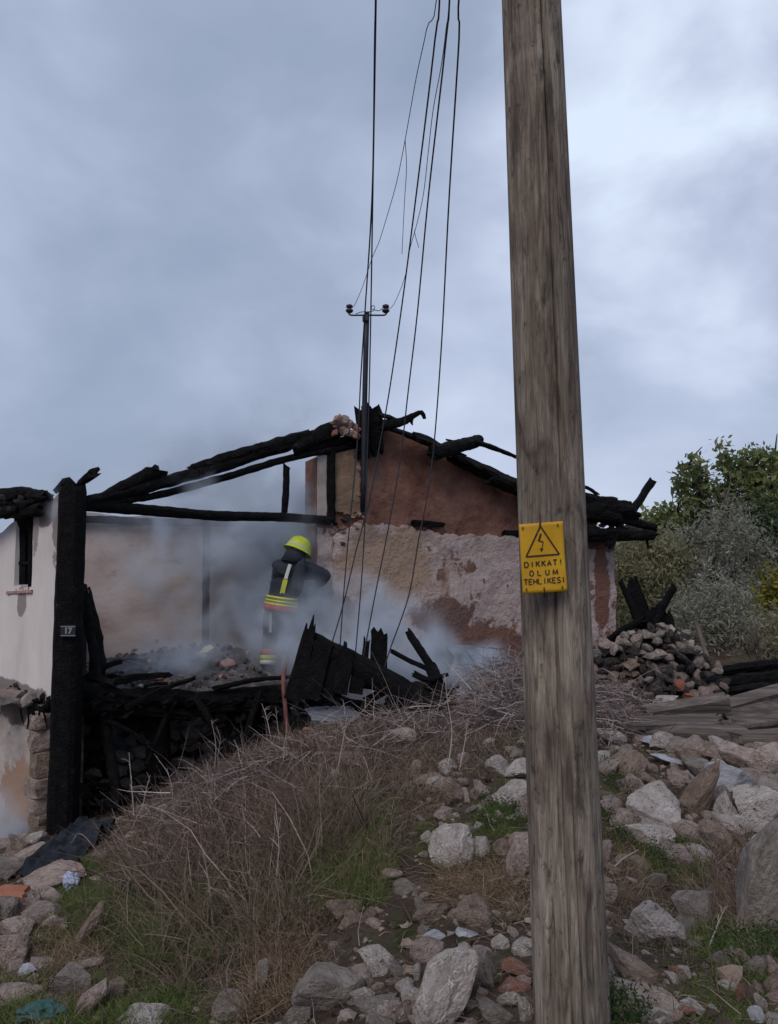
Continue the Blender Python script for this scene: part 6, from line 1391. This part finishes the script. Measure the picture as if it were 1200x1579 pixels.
# ------------------------------------------------------------------ brushwood piles of dead twigs
def brush(name, poly_c, n, L, spread, label, tint=None, r=.0035, mat='twig'):
    Vt, It, Tt, off_ = [], [], [], 0
    c = np.array([tuple(p) for p in poly_c]); k = rng.integers(0, len(c), n); root = c[k] + rng.normal(0, 1, (n, 3)) * spread
    d = rng.normal(0, 1, (n, 3)) * np.array([1, .8, .45]); V, I, per = strands(root, d, rng.uniform(.4, 1.2, n) * L, rng.uniform(.6, 1.5, n) * r, .05, .18, 4)
    t = np.repeat(rng.beta(2, 2, n) if tint is None else np.clip(rng.normal(tint, .2, n), 0, 1), per)
    return tag(quads(name, V, 0, M[mat], t, idx=I), label, 'brushwood', kind='stuff')
pts = [at(px, py, Y) for px, py, Y in [(740, 1085, 7.4), (780, 1070, 7.6), (790, 1050, 8.0), (760, 1110, 7.1), (800, 1100, 7.2), (830, 1060, 7.8), (850, 1090, 7.3), (900, 1080, 7.6), (930, 1100, 7.3), (940, 1070, 7.8), (920, 1120, 7.0), (780, 1120, 7.0), (950, 1115, 7.2), (800, 1030, 8.4), (760, 1050, 8.3)]]
brush('brushwood', pts, 4200, .36, (.16, .16, .08), 'pile of dead purplish grey twigs behind the pole')
pts = [at(px, py, Y) for px, py, Y in [(560, 1120, 7.0), (620, 1115, 7.1), (680, 1130, 7.1), (720, 1140, 7.0), (640, 1150, 6.6), (560, 1160, 6.4), (480, 1170, 6.4), (420, 1190, 6.2), (360, 1220, 6.0), (300, 1260, 5.8), (330, 1320, 5.3), (400, 1290, 5.4), (470, 1270, 5.4), (540, 1230, 5.6), (420, 1370, 4.9), (360, 1400, 4.8), (280, 1350, 5.2)]]
brush('dead_brush', pts, 4200, .42, (.20, .16, .07), 'dead brittle twigs lying through the dry grass of the mound', r=.0036)

# ------------------------------------------------------------------ trees and scrub behind the house
def crown(name, blobs, n, size, mat, parent, aspect=.45, shell=.5, clump=.16, per=26):
    cs = []
    vol = np.array([a[1] * a[2] * a[3] for a in blobs]) ** .8; vol = vol / vol.sum(); nc = max(6, n // per)
    for (c, rx, ry, rz), w in zip(blobs, vol):
        m_ = max(2, int(nc * w)); d = unit(rng.normal(0, 1, (m_, 3))); rr = rng.uniform(shell, 1.0, m_) ** .7
        cs.append(np.array(tuple(c))[None] + d * rr[:, None] * np.array([rx, ry, rz]))
    cs = np.concatenate(cs); V, t = leafset(cs, clump, n, size, aspect=aspect, up=.15)
    return quads(name, V, len(V) // 4, M[mat], t, parent)
def tree(name, base, blobs, n, size, mat, label, trunk_r=.1, cat='tree', group=None, **kw):
    t = thing(name, base, label, cat, group)
    crown('crown', blobs, n, size, mat, t, **kw)
    base = Vector(base); parts = []; cen = sum((Vector(b_[0]) for b_ in blobs), Vector()) / len(blobs); fork = base.lerp(cen, .45)
    parts.append(sweep(catmull([base - Vector((0, 0, .2)), base.lerp(fork, .5) + Vector((.06, 0, 0)), fork], 6), lambda q: trunk_r * (1 - .35 * q), 8, .15, 3))
    for b_ in blobs:
        e = Vector(b_[0]); mid = fork.lerp(e, .5) + Vector((random.uniform(-.1, .1), 0, .1)); parts.append(sweep(catmull([fork, mid, e], 5), lambda q: trunk_r * .55 * (1 - .7 * q), 6, .1, 5))
        for _ in range(4):
            d = Vector((random.gauss(0, 1) * b_[1], random.gauss(0, 1) * b_[2], abs(random.gauss(0, 1)) * b_[3])) * .6; parts.append(sweep([e, e + d * .5 + Vector((0, 0, .05)), e + d], lambda q: trunk_r * .18 * (1 - .6 * q), 4))
    V, F = join(parts); obj('trunk', V, F, M['bark'], t, True); return t
def gb(px, Y): p = at(px, 900, Y); return Vector((p.x, Y, h(p.x, Y)))
random.seed(17)
def B(px, py, Y, rx, rz, ry=None): s = pxm(Y); return (at(px, py, Y), rx * s, (ry or rx) * s, rz * s)
tree('leafy_tree', gb(1130, 19), [B(1068, 745, 19, 30, 36), B(1060, 720, 18.6, 18, 16), B(1120, 705, 19, 14, 24), B(1135, 745, 19, 40, 36), B(1165, 712, 19, 28, 26), B(1195, 705, 19.2, 24, 22), B(1190, 755, 19, 45, 45), B(1240, 740, 19.5, 50, 50), B(1090, 785, 19.3, 40, 30), B(1045, 790, 19, 18, 24), B(1150, 790, 19, 50, 40)],
     6800, .10, 'leaf', 'broad leafed green tree rising highest behind the scrub at the right', .16, group='trees at the right', aspect=.5, clump=.12, per=24, shell=.35)
tree('leafy_tree', gb(1025, 21), [B(1010, 808, 21, 22, 16), B(1035, 812, 21, 26, 20), B(1070, 815, 21, 30, 20)], 2600, .10, 'leaf', 'low dark leafy treetop just right of the burnt eave', .1, group='trees at the right', aspect=.55, shell=.2)
tree('olive_tree', gb(1090, 16), [B(1060, 840, 16, 60, 50), B(1110, 830, 16, 60, 60), B(1150, 870, 15.6, 60, 70), B(1090, 900, 15.4, 70, 60), B(1040, 900, 15.8, 50, 60), B(1120, 800, 16.3, 40, 40), B(1150, 930, 15.2, 60, 50)],
     10500, .07, 'olive', 'grey green olive tree in the middle of the scrub', .14, group='trees at the right', aspect=.22, clump=.15, shell=.1)
tree('dark_tree', gb(1200, 18), [B(1180, 830, 18, 45, 50), B(1215, 860, 18, 50, 60), B(1180, 800, 18.3, 40, 35), B(1190, 900, 17.5, 40, 40)], 7000, .085, 'dark_leaf', 'dark green dense tree at the right edge below the red roof tip', .14, group='trees at the right', aspect=.4, shell=.1)
tree('scrub_bush', gb(985, 15), [B(970, 880, 15, 45, 45), B(1000, 850, 15.3, 45, 40), B(960, 930, 15, 40, 50), B(1010, 910, 15, 50, 50), B(985, 960, 14.5, 40, 40), B(1040, 860, 15.3, 30, 30)], 11000, .06, 'scrub', 'yellowish green scrub bush next to the right end of the house', .06, 'bush', 'bushes at the right', aspect=.3, clump=.13, shell=.1)
tree('scrub_bush', gb(1080, 13.2), [B(1060, 960, 13.2, 50, 45), B(1110, 970, 13, 55, 45), B(1160, 975, 13, 50, 45), B(1100, 930, 13.4, 50, 40)], 9000, .05, 'olive', 'grey olive scrub directly behind the stone heap', .06, 'bush', 'bushes at the right', aspect=.25, clump=.13, shell=.1)
tree('yellow_bush', gb(1200, 14), [B(1195, 915, 14, 18, 28), B(1210, 950, 13.8, 30, 35), B(1190, 970, 13.6, 22, 22)], 2800, .06, 'yellow_leaf', 'bush with yellowing leaves at the right edge', .05, 'bush', 'bushes at the right', aspect=.5, shell=.1)
tree('scrub_bush', gb(1215, 12.6), [B(1215, 985, 12.6, 40, 40), B(1180, 1000, 12.4, 30, 20)], 3000, .05, 'scrub', 'low scrub below the yellow bush at the right edge', .05, 'bush', 'bushes at the right', aspect=.3, shell=.1)
# far tree line so that no bare horizon shows
for k, (px, Y, w, hh) in enumerate(((960, 34, 60, 40), (1080, 36, 80, 50), (1260, 33, 90, 80))):
    tree('far_tree', gb(px, Y), [B(px + random.uniform(-w, w) * .6, 850 + random.uniform(-hh, hh) * .3, Y, w * .6, hh * .6) for _ in range(5)], 2600, .16, 'olive', ('hazy far tree seen between house end and scrub', 'hazy far tree behind the leafy treetop', 'far tree beyond the right edge')[k], .15, group='far trees', aspect=.4, shell=.1)
# bare pale shrub
sh = thing('bare_shrub', hit(1165, 1035, 9, 13), 'bare shrub with pale thin branches above the black ground', 'shrub')
parts = []; b0 = at(1165, 1030, 11.2)
for k in range(22):
    a = random.uniform(-1.1, 1.1); L_ = random.uniform(.35, .8); e = b0 + Vector((math.sin(a) * L_, random.uniform(-.3, .3), math.cos(a) * L_ * .9)); mid = b0.lerp(e, .5) + Vector((random.uniform(-.06, .06), 0, .04))
    parts.append(sweep(catmull([b0 + Vector((random.uniform(-.2, .2), 0, -.1)), mid, e], 5), lambda q: .009 * (1 - .6 * q), 4))
    for _ in range(3):
        t = random.uniform(.4, .9); s0 = b0.lerp(e, t); parts.append(sweep([s0, s0 + Vector((random.uniform(-.2, .2), random.uniform(-.1, .1), random.uniform(.05, .25)))], lambda q: .004, 3))
V, F = join(parts); o = obj('branches', V, F, M['timber'], sh)
# neighbour's house of which only the roof tip shows
nb = thing('neighbour_house', gb(1290, 24), 'neighbouring house of which only the red roof tip shows at the right edge', 'house')
c = gb(1290, 24); ev = at(1190, 824, 24).z; xw = at(1205, 824, 24).x
box('wall', Vector((xw + 3, 26.5, (ev + c.z) / 2 - .1)), 5.6, 5, ev - c.z, 'plaster_old', nb)
ex, rx_ = xw - .32, xw + 3
obj('roof', [(ex, 23.6, ev), (rx_, 23.6, ev + 1.1), (rx_ + 3.3, 23.6, ev), (ex, 29.4, ev), (rx_, 29.4, ev + 1.1), (rx_ + 3.3, 29.4, ev), (ex, 23.6, ev - .12), (rx_, 23.6, ev + .95), (rx_ + 3.3, 23.6, ev - .12), (ex, 29.4, ev - .12), (rx_, 29.4, ev + .95), (rx_ + 3.3, 29.4, ev - .12)],
    [(0, 1, 4, 3), (1, 2, 5, 4), (6, 9, 10, 7), (7, 10, 11, 8), (0, 6, 7, 1), (1, 7, 8, 2), (3, 4, 10, 9), (4, 5, 11, 10), (0, 3, 9, 6), (2, 8, 11, 5)], M['terracotta'], nb)
